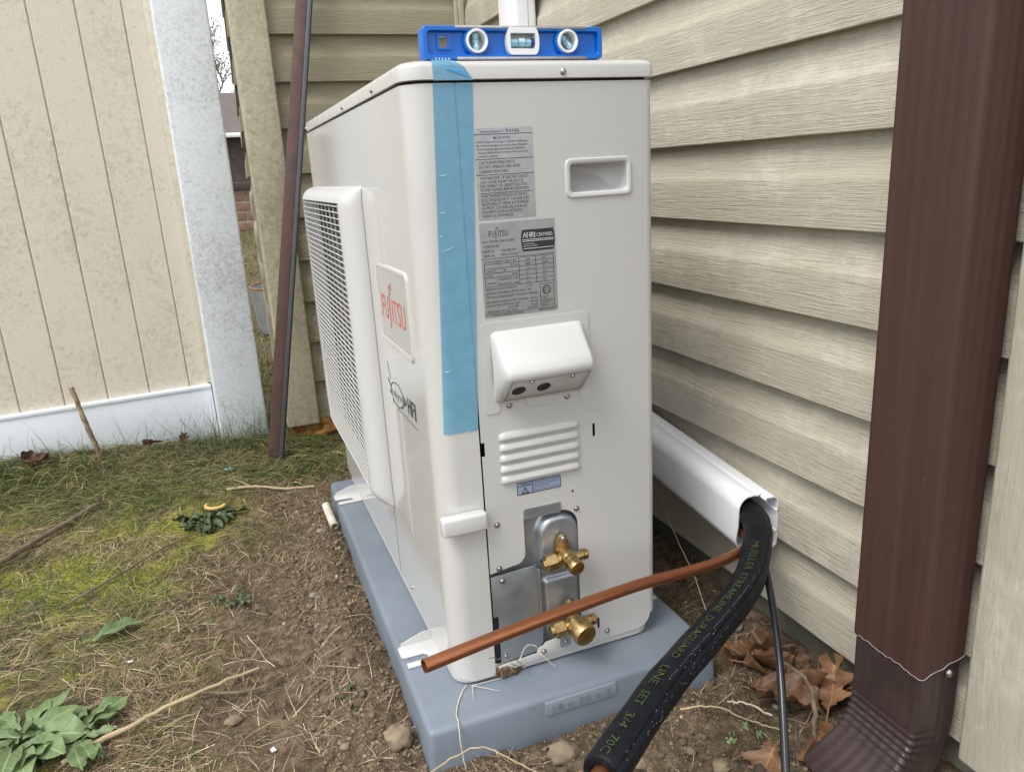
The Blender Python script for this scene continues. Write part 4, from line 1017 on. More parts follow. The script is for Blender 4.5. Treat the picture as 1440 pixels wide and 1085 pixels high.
for k, (o, z) in enumerate(prof):
    t = k/(len(prof)-1); xr = 0.0857-0.033*min(1, t*1.25)
    rows.append([(0.0362+(xr-0.0362)*j/10, -o, z) for j in range(11)])
for (z, x0, L, dz) in ((0.712,0.0335,0.012,0.0006),(0.668,0.030,0.010,0.0005),(0.640,0.0285,0.006,0.0004),(0.622,0.029,0.020,0.0045),(0.742,0.058,0.0015,0.004),(0.560,0.050,0.0012,0.006),(0.468,0.021,0.009,0.0004)):
    a = skin(x0, 0.0016); b = skin(x0+L, 0.0016); m_ = skin(x0+L*0.5, 0.0017)
    obj('wrinkle', MB().add([(a[0],a[1],z), (m_[0],m_[1],z+dz*0.2-0.0006), (b[0],b[1],z+dz), (m_[0],m_[1],z+dz*0.2+0.0006)], [(0,1,2,3)]), M['tape_worn'], tp, smooth=False)
ft = obj('folded_end', MB().grid(rows), M['tape'], tape, ang=60)
mb = MB().add([(0.0545,0.0026,ZT+0.0009),(0.059,-0.0012,ZT-0.0022),(0.074,-0.0043,ZS+0.0125),(0.0815,-0.0044,ZS+0.0052),(0.066,-0.0043,ZS+0.0105),(0.0525,-0.0043,ZS+0.0150)], [(0,5,4,2,1),(2,4,3)])
obj('crease', mb, M['tape_fold'], ft, smooth=False)

# ------------------------------------------------------------------ spirit level on the lid
def u2w(x, y, z): return (x*math.cos(UT)-y*math.sin(UT), x*math.sin(UT)+y*math.cos(UT), z)
level = thing('spirit_level', 'blue torpedo spirit level lying on top of the outdoor unit', 'spirit level', u2w(0.0305, 0.0062, ZT+0.0004), (0,0,UT))
LW, LH, LD = 0.2345, 0.0372, 0.022
V1, V2, V3, HOLE = (0.0665,0.0205), (0.1255,0.0205), (0.1862,0.0205), (0.0268,0.0205)
fl = lambda a, b: Vector((a, 0.0065, b))
barrel = [(V2[0]+sx*0.0165+sx*0.0052*math.cos(R(a)), V2[1]+0.0148*math.sin(R(a))) for sx, rng_ in ((1, range(-90, 91, 30)), (-1, range(90, -91, -30))) for a in rng_]
me = plate_mesh(rrect(0.003, LW-0.003, 0.003, LH-0.003, 0.003), [circ(*V1, 0.0132, 28), circ(*V3, 0.0132, 28), barrel, rrect(HOLE[0]-0.0055, HOLE[0]+0.0055, HOLE[1]-0.0062, HOLE[1]+0.0062, 0.0005, 1)], fl, (0,0.009,0))
finish(me, M['blue'], False, 30); body = link('body', me, level)
def ring_loop(l, y): return [(a, y, b) for a, b in l]
o1, o2 = rrect(0, LW, 0, LH, 0.0055), rrect(0.0008, LW-0.0008, 0.0008, LH-0.0008, 0.005)
i1, i2 = rrect(0.0062, LW-0.0062, 0.0058, LH-0.0058, 0.004), rrect(0.0052, LW-0.0052, 0.0048, LH-0.0048, 0.0045)
mb = MB().grid([ring_loop(i1,0.0066), ring_loop(i1,0.0015), ring_loop(i2,0.0), ring_loop(o2,0.0), ring_loop(o1,0.001), ring_loop(o1,LD-0.001), ring_loop(o2,LD), ring_loop(i2,LD), ring_loop(i1,LD-0.0015), ring_loop(i1,0.0153)], closed_u=True)
obj('rim', mb, M['blue'], body, ang=40)
for c in (V1, V3): obj('vial_boss', MB().lathe([(0.0166,0.0),(0.0166,0.0045),(0.0158,0.0055),(0.0138,0.0055),(0.0138,0.0)], (c[0],0.0066,c[1]), (0,-1,0), 32), M['blue'], body, ang=40)
sq = rrect(HOLE[0]-0.0085, HOLE[0]+0.0085, HOLE[1]-0.0088, HOLE[1]+0.0088, 0.001, 2); sqi = rrect(HOLE[0]-0.0057, HOLE[0]+0.0057, HOLE[1]-0.0064, HOLE[1]+0.0064, 0.0006, 2)
obj('hang_hole_frame', MB().grid([ring_loop(sq,0.0064), ring_loop(sq,0.0045), ring_loop(sqi,0.0045), ring_loop(sqi,0.015)], closed_u=True), M['blue'], body, smooth=False)
for z0, z1, xa, xb in ((LH-0.0028, LH+0.0004, 0.040, 0.2115), (-0.0003, 0.0030, 0.040, 0.2115)):
    obj('metal_strip', MB().box(xa, xb, -0.0007, LD+0.0007, z0, z1), M['alu'], level, bevel=0.0004)
for k in range(5): obj('grip_tooth', MB().box(0.0135+k*0.004, 0.0145+k*0.004, -0.0004, 0.002, 0.0002, 0.0022), M['ring'], body, smooth=False)
def round_vial(c, ang):
    v = obj('vial_ring', MB().lathe([(0.0136,0.015),(0.0136,-0.0012),(0.0130,-0.002),(0.0112,-0.002),(0.0106,-0.0012),(0.0106,0.015)], (c[0],0.0,c[1]), (0,1,0), 36), M['ring'], level, ang=40)
    obj('backing', MB().lathe([(0.00001,0.0135),(0.0107,0.0135)], (c[0],0.0,c[1]), (0,1,0), 24), M['badge'], v, smooth=False)
    d = Vector((math.cos(ang), 0, math.sin(ang)))*0.0092; C_ = Vector((c[0], 0.0065, c[1]))
    obj('vial', MB().cyl(C_-d, C_+d, 0.0038, n=16), M['vial'], v)
    for s_ in (-1, 1):
        obj('vial_line', MB().cyl(C_+d*(0.27*s_)-d*0.035, C_+d*(0.27*s_)+d*0.035, 0.0039, n=16), M['vial_dark'], v)
    obj('bubble', MB().cyl(C_-d*0.62+Vector((0,-0.0014,0)), C_-d*0.22+Vector((0,-0.0014,0)), 0.0026, n=12), M['vial_clear'], v)
round_vial(V1, R(90)); round_vial(V3, R(135))
out_b = [(V2[0]+sx*0.0158+sx*0.0056*math.cos(R(a)), V2[1]+0.0154*math.sin(R(a))) for sx, rng_ in ((1, range(-90, 91, 18)), (-1, range(90, -91, -18))) for a in rng_]
me = plate_mesh(out_b, [rrect(V2[0]-0.0165, V2[0]+0.0165, V2[1]-0.0085, V2[1]+0.0090, 0.002, 3)], lambda a, b: Vector((a, -0.0015, b)), (0,0.0165,0))
finish(me, M['ring'], False, 30); cv_ = link('centre_vial_frame', me, level)
obj('backing', MB().box(V2[0]-0.0165, V2[0]+0.0165, 0.0125, 0.0130, V2[1]-0.0085, V2[1]+0.0090), M['ring'], cv_, smooth=False)
C_ = Vector((V2[0], 0.0055, V2[1]-0.0008))
obj('vial', MB().cyl(C_-Vector((0.015,0,0)), C_+Vector((0.0115,0,0)), 0.0048, n=18), M['vial'], cv_)
obj('vial_end', MB().cyl(C_+Vector((0.0116,0,0)), C_+Vector((0.016,0,0)), 0.0049, n=18), M['vial_dark'], cv_)
for s_ in (-0.0055, 0.0045): obj('vial_line', MB().cyl(C_+Vector((s_-0.0003,0,0)), C_+Vector((s_+0.0003,0,0)), 0.0050, n=18), M['vial_dark'], cv_)
obj('bubble', MB().cyl(C_+Vector((-0.0045,-0.0016,0.0016)), C_+Vector((0.0035,-0.0016,0.0016)), 0.0033, n=14), M['vial_clear'], cv_)

# ------------------------------------------------------------------ line-set duct on the wall
duct = thing('line_duct', 'white plastic line set duct fixed along the beige siding', 'duct', (XW-0.0005, 0, 0))
def ribbon(pts, t):
    """closed loop of a thin profile around a polyline (2-D)"""
    P = [Vector(p) for p in pts]; A = []; B = []
    for i, p in enumerate(P):
        d = (P[min(i+1,len(P)-1)]-P[max(i-1,0)]).normalized(); nrm = Vector((-d.y, d.x))
        A.append(p+nrm*t/2); B.append(p-nrm*t/2)
    return [tuple(p) for p in A]+[tuple(p) for p in reversed(B)]
hh = 0.047
cover_pl = [(0.026, hh+0.001),(0.030, hh+0.001),(0.034, hh-0.0005),(0.038, hh+0.001)]+[(0.048+0.021*math.sin(R(a)), hh-0.021+0.022*math.cos(R(a))) for a in range(0, 91, 10)]+[(0.0695, 0.0)]+[(0.048+0.021*math.cos(R(a)), -hh+0.021-0.022*math.sin(R(a))) for a in range(0, 91, 10)]+[(0.034, -hh-0.001),(0.026, -hh-0.001)]
base_pl = [(0.024, hh-0.006),(0.0265, hh-0.0035),(0.024, hh-0.0012)]+[(0.012-0.0105*math.sin(R(a)), hh-0.012+0.0105*math.cos(R(a))) for a in range(0, 91, 15)]+[(0.0013,0.022),(0.0033,0.020),(0.0033,0.017),(0.0013,0.015),(0.0013,-0.015),(0.0033,-0.017),(0.0033,-0.020),(0.0013,-0.022)]+[(0.012-0.0105*math.cos(R(a)), -hh+0.012-0.0105*math.sin(R(a))) for a in range(0, 91, 15)]+[(0.024, -hh+0.0012),(0.0265, -hh+0.0035),(0.024,-hh+0.006)]
def extrude_loop(loop, frames):
    mb = MB(); rows = [[f(u, v) for u, v in loop] for f in frames]; mb.grid(rows, closed_u=True)
    n = len(loop)
    for o in (0, (len(frames)-1)*n):
        for i in range(n//2-1): mb.f.append((o+i, o+i+1, o+n-2-i, o+n-1-i))
    return mb
def hz(y): return lambda u, v: (-u, y, 0.1325+0.10*y+v)
def hz_end(y): return lambda u, v: (-u, y+0.012*(0.0695-u)/0.07*0.0+0.010*max(0,(-v)/hh)*(u/0.07), 0.1325+0.10*y+v)
obj('cover', extrude_loop(ribbon(cover_pl, 0.002), [hz_end(0.012), hz(0.3), hz(0.6), hz(0.95)]), M['duct'], duct, ang=35)
obj('base_channel', extrude_loop(ribbon(base_pl, 0.0018), [hz(0.0), hz(0.5), hz(0.95)]), M['duct'], duct, ang=35)
YV = 0.959
def vt(z): return lambda u, v: (-u, YV+v, z)
obj('riser_cover', extrude_loop(ribbon(cover_pl, 0.002), [vt(0.34), vt(1.2), vt(2.4)]), M['duct'], duct, ang=35)
obj('riser_base', extrude_loop(ribbon(base_pl, 0.0018), [vt(0.34), vt(1.2), vt(2.4)]), M['duct'], duct, ang=35)
obj('elbow', MB().box(-0.073, -0.0002, 0.90, 1.012, 0.155, 0.345), M['duct'], duct, bevel=0.018, seg=4)

# ------------------------------------------------------------------ insulated line, copper tube, cable
hpts = [(0.530,0.30,0.160),(0.531,0.12,0.145),(0.527,0.035,0.146),(0.507,-0.020,0.151),(0.468,-0.072,0.147),(0.392,-0.146,0.139),(0.289,-0.212,0.137),(0.167,-0.286,0.139),(0.048,-0.373,0.143)]
HP = curve_pts(hpts, 10)
hose = thing('insulated_line', 'thick black foam insulated line hanging out of the white duct', 'pipe', hpts[-1])
hb_ = Vector(hpts[-1])
HR = 0.0216
def frames(P, ref):
    u = Vector(ref); out = []
    for i, p in enumerate(P):
        t = (P[min(i+1,len(P)-1)]-P[max(i-1,0)]).normalized(); u = (u-t*u.dot(t)).normalized(); out.append((p, t, u, t.cross(u)))
    return out
FR = frames(HP, (-0.45,-0.5,0.75))
rows = []; NS = 80
for i, (p, t, u, w) in enumerate(FR):
    row = []
    for k in range(NS):
        a = 2*math.pi*k/NS
        s = 1+0.018*math.sin(i*0.9+1.3*math.sin(a*2))+0.012*math.sin(5*a+i*0.37)
        sp = abs(((a-R(279)+math.pi) % (2*math.pi))-math.pi); s -= 0.10*math.exp(-(sp/0.08)**2)       # glued slit
        wr = 0.02*math.sin(i*2.1)*math.exp(-((i-28)/9)**2)*math.cos(a)
        row.append(p+(u*math.cos(a)+w*math.sin(a))*HR*(s+wr)-hb_)
    rows.append(row)
p, t, u, w = FR[-1]
for rr, dd in ((0.93, 0.003), (0.60, 0.0035), (0.44, 0.001), (0.42, -0.02)):
    rows.append([p+t*dd+(u*math.cos(2*math.pi*k/NS)+w*math.sin(2*math.pi*k/NS))*HR*rr-hb_ for k in range(NS)])
obj('insulation', MB().grid(rows, closed_u=True, flip=True), M['rubber'], hose, ang=60)
obj('copper_core', MB().tube([HP[-2]-hb_, HP[-1]-hb_, HP[-1]+t*0.016-hb_], 0.0105, 20), M['copper'], hose)
# print along it: reads from the duct to the free end, letter tops to the lower right
arc_l = [0.0]
for a, b in zip(HP, HP[1:]): arc_l.append(arc_l[-1]+(b-a).length)
def on_hose(s, ang, o=0.0008):
    s = min(max(s, 0), arc_l[-1]-1e-6)
    i = next(k for k in range(len(arc_l)-1) if arc_l[k+1] >= s); f = (s-arc_l[i])/(arc_l[i+1]-arc_l[i])
    p = FR[i][0].lerp(FR[i+1][0], f); u = FR[i][2].lerp(FR[i+1][2], f); w = FR[i][3].lerp(FR[i+1][3], f)
    return p+(u*math.cos(ang)+w*math.sin(ang))*(HR*1.03+o)-hb_
mb = MB(); TOT = arc_l[-1]
A0 = R(-30)
for body_, s0, s1 in (('MUELLER', 0.36, 0.438), ('STREAMLINE', 0.447, 0.556), ('DURAGUARD', 0.568, 0.672), ('LINE', 0.690, 0.728), ('SET', 0.742, 0.768), ('3/4', 0.783, 0.808), ('70C', 0.822, 0.850)):
    vs, fs, wid = text_geo(body_)
    e = TOT-0.852
    mb.add([on_hose(e+s0+x/wid*(s1-s0), A0-(y-0.5)*0.0086/HR) for x, y in vs], fs)
obj('print', mb, M['hose_print'], hose, smooth=False)
mb = MB(); rs = random.Random(3)
for k in range(46):
    s = TOT-rs.uniform(0.01, 0.30); a = R(rs.uniform(-110, -70)); L = rs.uniform(0.001, 0.0035); b = rs.uniform(-1, 1)
    mb.add([on_hose(s, a), on_hose(s+L, a+b*0.03), on_hose(s+L, a+b*0.03+0.02), on_hose(s, a+0.02)], [(0,1,2,3)])
for k in range(58):
    s = TOT-0.42+k*0.0048; a = R(-62)+0.02*rs.uniform(-1, 1); L = rs.uniform(0.0008, 0.0016)
    if rs.random() < 0.85: mb.add([on_hose(s, a), on_hose(s+L, a), on_hose(s+L, a+0.035), on_hose(s, a+0.035)], [(0,1,2,3)])
stuff(obj('scuff_marks', mb, M['scuff'], hose, smooth=False))

cpts = [(-0.0815,-0.193,0.186),(0.014,-0.172,0.183),(0.119,-0.146,0.175),(0.239,-0.116,0.163),(0.371,-0.090,0.146),(0.450,-0.060,0.136),(0.500,-0.012,0.118),(0.518,0.06,0.118),(0.522,0.25,0.130)]
CP = curve_pts(cpts, 8)
cop = thing('copper_tube', 'bare copper tube crossing in front of the service valves', 'pipe', cpts[0])
c0 = Vector(cpts[0]); cr = 0.0080
mb = MB().tube([q-c0 for q in CP], cr, 24, caps=False)
obj('tube', mb, M['copper'], cop)
d0 = (CP[1]-CP[0]).normalized()
obj('bore', MB().tube([Vector((0,0,0)), d0*0.05], cr*0.84, 24, caps=False).grid([[Vector((0,0,0))+(d0.orthogonal().normalized()*math.cos(a)+d0.cross(d0.orthogonal().normalized())*math.sin(a))*rr for a in np.linspace(0, 2*math.pi, 25)] for rr in (cr*0.995, cr*0.84)]), M['copper'], cop)

kpts = [(0.520,0.20,0.105),(0.516,0.02,0.108),(0.492,-0.045,0.124),(0.455,-0.105,0.137),(0.409,-0.183,0.111),(0.369,-0.248,0.066),(0.327,-0.312,-0.010),(0.300,-0.352,-0.060),(0.255,-0.395,-0.072),(0.12,-0.46,-0.074)]
KP = curve_pts(kpts, 8)
cab = obj('cable', MB().tube([q-Vector(kpts[-1]) for q in KP], 0.0052, 12), M['cable'], None, kpts[-1])
tag(cab, 'thin black cable dropping from the white duct to the soil', 'cable')

# ------------------------------------------------------------------ downspout
DX0, DX1, DY0, DY1 = 0.485, 0.558, -0.356, -0.247
dsp = thing('downspout', 'dark brown metal downspout with crimped elbow beside the house corner', 'downspout', ((DX0+DX1)/2, (DY0+DY1)/2, -0.08))
hw, hl = (DX1-DX0)/2, (DY1-DY0)/2
def spout_loop(k=1.0, ribs=True):
    out = []; base = rrect(-hw*k, hw*k, -hl*k, hl*k, 0.0065*k, 5); n = len(base)
    for i in range(n):
        a, b = Vector(base[i]), Vector(base[(i+1) % n]); L = (b-a).length
        m_ = max(1, int(L/0.0035)) if L > 0.012 else 1
        d = (b-a).normalized(); nr = Vector((d.y, -d.x))
        for j in range(m_):
            t = j/m_; q = a.lerp(b, t)
            if L > 0.012 and ribs: q = q+nr*0.0007*(0.5-0.5*math.cos(2*math.pi*t*(6 if L > 0.07 else 4)))*(-1)
            out.append((q.x, q.y))
    return out
lo_ = spout_loop()
def cut(x, y): return 0.184+0.0010*math.sin(x*240+y*130)+0.0008*math.sin(y*510)-0.003*((-y+hl)/(2*hl))*((hw-x)/(2*hw))+0.006*(x/hw)
rows = [[(x, y, cut(x, y)) for x, y in lo_]]+[[(x, y, z) for x, y in lo_] for z in (0.30, 0.8, 1.3, 1.9, 2.48)]
obj('pipe', MB().grid(rows, closed_u=True), M['spout'], dsp, ang=50)
ed = [(x*1.004, y*1.004, cut(x, y)) for x, y in lo_]; ed.append(ed[0])
obj('cut_edge', MB().tube(ed, 0.00042, 6, caps=False), M['raw_edge'], dsp)
# elbow: sweeps out from the wall, crimps on the inside of the bend
epath = curve_pts([(0,0,0.235),(0,0,0.17),(0,0,0.115),(-0.003,0,0.080),(-0.014,0,0.047),(-0.036,0,0.018),(-0.066,0,-0.004),(-0.105,0,-0.022)], 12)
rows = []; n_ = len(epath); l2 = spout_loop(0.95)
for i, p in enumerate(epath):
    t = (epath[min(i+1,n_-1)]-epath[max(i-1,0)]).normalized(); nb_ = Vector((0,1,0)); na = nb_.cross(t)     # na ~ +X
    if na.x < 0: na = -na
    f = i/(n_-1)
    row = []
    for x, y in l2:
        inner = min(1, max(0, (hw*0.55-x)/(hw*1.3)))
        env = max(0, math.sin(math.pi*min(1, max(0, (f-0.34)/0.50))))
        cr_ = 1-0.085*env*inner*(0.5+0.5*math.cos(2*math.pi*(f-0.34)/0.052))
        row.append(p+na*x*cr_+nb_*y*(1-0.06*env*inner*(0.5+0.5*math.cos(2*math.pi*(f-0.34)/0.052))))
    rows.append(row)
obj('elbow', MB().grid(rows, closed_u=True, flip=True), M['spout_elbow'], dsp, ang=70)
link('screw', mesh_of(MB().lathe([(0.0065,0.0),(0.0065,0.002),(0.004,0.0045),(0.0012,0.005),(0.001,0.003),(0.00001,0.003)], (0,0,0), (0,-1,0), 14), 'screw', M['screw'], ang=35), dsp, (0.012, -hl*0.95-0.0003, 0.170))

# ------------------------------------------------------------------ leaning steel stake
sb = Vector((-0.176, 1.292, -0.10)); sdir = Vector((0.262, 0.140, 1.276)).normalized()
stake = thing('steel_stake', 'rusty brown steel stake leaning against the mildewed house corner', 'stake', sb, sdir.to_track_quat('Z', 'Y').to_euler())
LS = 1.56
q_inv = sdir.to_track_quat('Z', 'Y').inverted()
vx = q_inv @ Vector((0.97, -0.24, 0)); vx.z = 0; vx.normalize(); vy = Vector((-vx.y, vx.x, 0))
def bar(a0, a1, b0, b1, z0=0, z1=LS):
    mb = MB(); P = [vx*a+vy*b for a, b in ((a0,b0),(a1,b0),(a1,b1),(a0,b1))]
    mb.add([p+Vector((0,0,z0)) for p in P]+[p+Vector((0,0,z1)) for p in P], [(3,2,1,0),(4,5,6,7),(0,1,5,4),(1,2,6,5),(2,3,7,6),(3,0,4,7)]); return mb
obj('flange', bar(-0.022, 0.010, 0.0, 0.005), M['rust'], stake, bevel=0.0012)
obj('web', bar(0.0102, 0.0235, -0.004, 0.012), M['steel_dark'], stake, bevel=0.003, seg=3)

# ------------------------------------------------------------------ ground cover
def blocked(x, y):
    """inside the pad, the house, the fence post"""
    b = (x > PADX-0.006) & (x < PADX+0.463) & (y > PADY-0.006) & (y < PADY+0.972)
    b |= (x > XW+0.01)
    b |= (x > XC+0.0) & (y > YB+0.03) & (y < YB+1.3)
    return b
def pick(n, x0, x1, y0, y1, dens):
    X_ = []; Y_ = []; got = 0
    for _ in range(60):
        x = RNG.uniform(x0, x1, n*3); y = RNG.uniform(y0, y1, n*3)
        k = (RNG.random(n*3) < dens(x, y)) & ~blocked(x, y)
        X_.append(x[k]); Y_.append(y[k]); got += k.sum()
        if got >= n: break
    return np.concatenate(X_)[:n], np.concatenate(Y_)[:n]
def blades(x, y, ang, length, rise, droop, width, tint, sink=0.004, seg=4):
    n = len(x); s = np.linspace(0, 1, seg+1)
    dx, dy = np.cos(ang), np.sin(ang); bend = RNG.normal(0, 0.17, n)
    base = ground_h(x, y)-sink
    co = np.zeros((n, seg+1, 2, 3)); px, py = x.copy(), y.copy()
    for k in range(seg+1):
        a = ang+bend*s[k]; hx = x+np.cos(a)*length*s[k]*np.cos(rise); hy = y+np.sin(a)*length*s[k]*np.cos(rise)
        hz_ = base+length*(np.sin(rise)*s[k]-droop*s[k]**2)
        hz_ = np.maximum(hz_, ground_h(hx, hy)+0.0015) if k > 0 else hz_
        wd = width*(1-0.85*s[k]**1.5)*0.5
        nx_, ny_ = -np.sin(a)*wd, np.cos(a)*wd
        tw = RNG.uniform(-0.4, 0.4, n)*wd
        co[:, k, 0] = np.stack([hx-nx_, hy-ny_, hz_-tw], -1); co[:, k, 1] = np.stack([hx+nx_, hy+ny_, hz_+tw], -1)
    vi = np.arange(n*(seg+1)*2).reshape(n, seg+1, 2)
    f = np.stack([vi[:, :-1, 0], vi[:, :-1, 1], vi[:, 1:, 1], vi[:, 1:, 0]], -1).reshape(-1, 4)
    return co.reshape(-1, 3), f, np.repeat(tint, (seg+1)*2)
def join(parts):
    C = []; F = []; T = []; o = 0
    for c, f, t in parts: C.append(c); F.append(f+o); T.append(t); o += len(c)
    return np.concatenate(C), np.concatenate(F), np.concatenate(T)
combed = lambda x, y: 2.4*math.pi*fbm(x*1.7+5, y*1.7, 2)+0.4
G = []
# short matted turf
x, y = pick(20000, -1.35, 0.02, -0.2, 1.75, lambda x, y: lawn_mask(x, y)*np.clip(fbm(x*6+40, y*6)*2.2-0.45, 0.05, 1))
n = len(x); G.append(blades(x, y, combed(x, y)+RNG.normal(0, 0.6, n), RNG.uniform(0.018, 0.085, n), RNG.uniform(0.15, 0.7, n), RNG.uniform(0.3, 0.8, n), RNG.uniform(0.0011, 0.0024, n), np.clip(RNG.normal(0.5, 0.28, n), 0, 1)))
# long swept grass along the fence and round the stake
x, y = pick(9500, -1.35, 0.08, 1.02, 1.60, lambda x, y: sstep(1.0, 1.32, y+0.12*(fbm(x*4, y*4)-0.5))*sstep(0.10, -0.06, x)*np.clip(fbm(x*5+9, y*5)*2.4-0.4, 0.1, 1))
n = len(x); G.append(blades(x, y, np.where(RNG.random(n) < 0.75, R(200), R(-30))+RNG.normal(0, 0.55, n), RNG.uniform(0.05, 0.15, n), RNG.uniform(0.25, 0.85, n), RNG.uniform(0.30, 0.8, n), RNG.uniform(0.0014, 0.0027, n), np.clip(RNG.normal(0.45, 0.32, n), 0, 1), seg=5))
# upright wisps against the rail and post
x, y = pick(420, -1.2, -0.14, 1.38, 1.50, lambda x, y: 0.2+0.8*sstep(-0.5, -0.25, x))
n = len(x); G.append(blades(x, y, RNG.uniform(0, 6.28, n), RNG.uniform(0.08, 0.22, n), RNG.uniform(0.7, 1.35, n), RNG.uniform(0.05, 0.35, n), RNG.uniform(0.0010, 0.0017, n), np.clip(RNG.normal(0.18, 0.15, n), 0, 1), seg=6))
# the strip of lawn behind the gap
x, y = pick(9000, -1.1, 0.35, 1.62, 5.5, lambda x, y: np.where(x < 0.5, 1.0, 0.2)*(0.25+0.75*sstep(5.5, 1.6, y)))
n = len(x); G.append(blades(x, y, RNG.uniform(0, 6.28, n), RNG.uniform(0.03, 0.10, n), RNG.uniform(0.4, 1.3, n), RNG.uniform(0.1, 0.5, n), RNG.uniform(0.002, 0.005, n), np.clip(RNG.normal(0.48, 0.2, n), 0, 1), seg=3))
# a sprinkle of green on the soil
x, y = pick(900, -0.6, 0.5, -0.45, 1.2, lambda x, y: (fbm(x*7+70, y*7) > 0.56)*1.0)
n = len(x); G.append(blades(x, y, RNG.uniform(0, 6.28, n), RNG.uniform(0.010, 0.03, n), RNG.uniform(0.3, 1.1, n), RNG.uniform(0.2, 0.6, n), RNG.uniform(0.0012, 0.002, n), np.clip(RNG.normal(0.35, 0.2, n), 0, 1), seg=3))
go = stuff(link('grass', raw_mesh('grass', *join(G)[:2], M['grass'], join(G)[2]))) if False else None
c_, f_, t_ = join(G); go = stuff(link('grass', raw_mesh('grass', c_, f_, M['grass'], t_)))
go['label'] = 'thin green and olive lawn grass matted over the ground'; go['category'] = 'grass'
G = []
x, y = pick(21000, -1.35, 0.05, -0.3, 1.65, lambda x, y: (0.08+0.92*lawn_mask(x, y))*np.clip(fbm(x*6+11, y*6+3)*4.2-1.6, 0.05, 1))
n = len(x); G.append(blades(x, y, combed(x, y)+RNG.normal(0, 1.0, n), RNG.uniform(0.025, 0.095, n), RNG.uniform(0.0, 0.45, n), RNG.uniform(0.1, 0.5, n), RNG.uniform(0.0007, 0.0017, n), np.clip(RNG.normal(0.45, 0.32, n), 0, 1), sink=0.001))
x, y = pick(1500, -0.62, 0.56, -0.5, 1.15, lambda x, y: (1-lawn_mask(x, y))*np.clip(fbm(x*6+31, y*6+3)*2.6-0.9, 0.05, 1))
n = len(x); G.append(blades(x, y, RNG.uniform(0, 6.28, n), RNG.uniform(0.015, 0.08, n), RNG.uniform(0.0, 0.4, n), RNG.uniform(0.1, 0.5, n), RNG.uniform(0.0007, 0.0016, n), np.clip(RNG.normal(0.55, 0.3, n), 0, 1), sink=0.001))
c_, f_, t_ = join(G); o = stuff(link('dead_grass', raw_mesh('dead_grass', c_, f_, M['thatch'], t_)))
o['label'] = 'dry tan grass stems strewn over turf and soil'; o['category'] = 'dead grass'
# moss
x, y = pick(44000, -1.3, -0.25, -0.1, 1.35, lambda x, y: moss_mask(x, y))
n = len(x); h = RNG.uniform(0.003, 0.008, n)
c_, f_, t_ = blades(x, y, RNG.uniform(0, 6.28, n), h, RNG.uniform(0.5, 1.5, n), RNG.uniform(0, 0.2, n), RNG.uniform(0.0011, 0.0021, n), np.clip(RNG.normal(0.5, 0.22, n), 0, 1), sink=0.002, seg=2)
o = stuff(link('moss', raw_mesh('moss', c_, f_, M['moss'], t_))); o['label'] = 'bright yellow green moss patches between the grass'; o['category'] = 'moss'
# soil crumbs
bm = bmesh.new(); bmesh.ops.create_icosphere(bm, subdivisions=1, radius=1.0); IV = np.array([v.co[:] for v in bm.verts]); IF = np.array([[v.index for v in f.verts] for f in bm.faces]); bm.free()
def crumbs(x, y, size, tint, sink=0.35):
    n = len(x); q = RNG.normal(size=(n, 4)); q /= np.linalg.norm(q, axis=1)[:, None]; a, b, c, d = q.T
    Rm = np.stack([np.stack([1-2*(c*c+d*d), 2*(b*c-a*d), 2*(b*d+a*c)], -1), np.stack([2*(b*c+a*d), 1-2*(b*b+d*d), 2*(c*d-a*b)], -1), np.stack([2*(b*d-a*c), 2*(c*d+a*b), 1-2*(b*b+c*c)], -1)], 1)
    V = IV[None]*(1+RNG.uniform(-0.42, 0.42, (n, len(IV), 1)))*RNG.uniform(0.6, 1.2, (n, 1, 3))
    V = np.einsum('nij,nkj->nki', Rm, V)*size[:, None, None]
    V[..., 2] *= 0.8
    V += np.stack([x, y, ground_h(x, y)+size*(0.5-sink)], -1)[:, None, :]
    F = (IF[None]+np.arange(n)[:, None, None]*len(IV)).reshape(-1, 3)
    return V.reshape(-1, 3), F, np.repeat(tint, len(IV))
G = []
x, y = pick(17000, -0.55, 0.57, -0.55, 1.2, lambda x, y: (1-lawn_mask(x, y))*np.clip(fbm(x*8+3, y*8)*2.2-0.5, 0.15, 1))
n = len(x); G.append(crumbs(x, y, np.clip(np.exp(RNG.normal(-6.6, 0.45, n)), 0.0006, 0.0045), np.clip(RNG.normal(0.45, 0.22, n), 0, 1)))
x, y = pick(4200, -0.20, -0.06, -0.12, 0.95, lambda x, y: np.clip(fbm(x*10+8, y*10)*2.2-0.5, 0.1, 1))
n = len(x); G.append(crumbs(x, y, np.clip(np.exp(RNG.normal(-6.25, 0.55, n)), 0.0008, 0.008), np.clip(RNG.normal(0.5, 0.2, n), 0, 1)))
x, y = pick(4200, -0.10, 0.50, -0.50, -0.07, lambda x, y: np.clip(fbm(x*10+18, y*10)*2.2-0.5, 0.1, 1))
n = len(x); G.append(crumbs(x, y, np.clip(np.exp(RNG.normal(-6.3, 0.55, n)), 0.0008, 0.008), np.clip(RNG.normal(0.42, 0.2, n), 0, 1)))
c_, f_, t_ = join(G); o = stuff(link('soil_crumbs', raw_mesh('soil_crumbs', c_, f_, M['crumb'], t_, False))); o['label'] = 'loose brown soil crumbs around the pad'; o['category'] = 'soil'

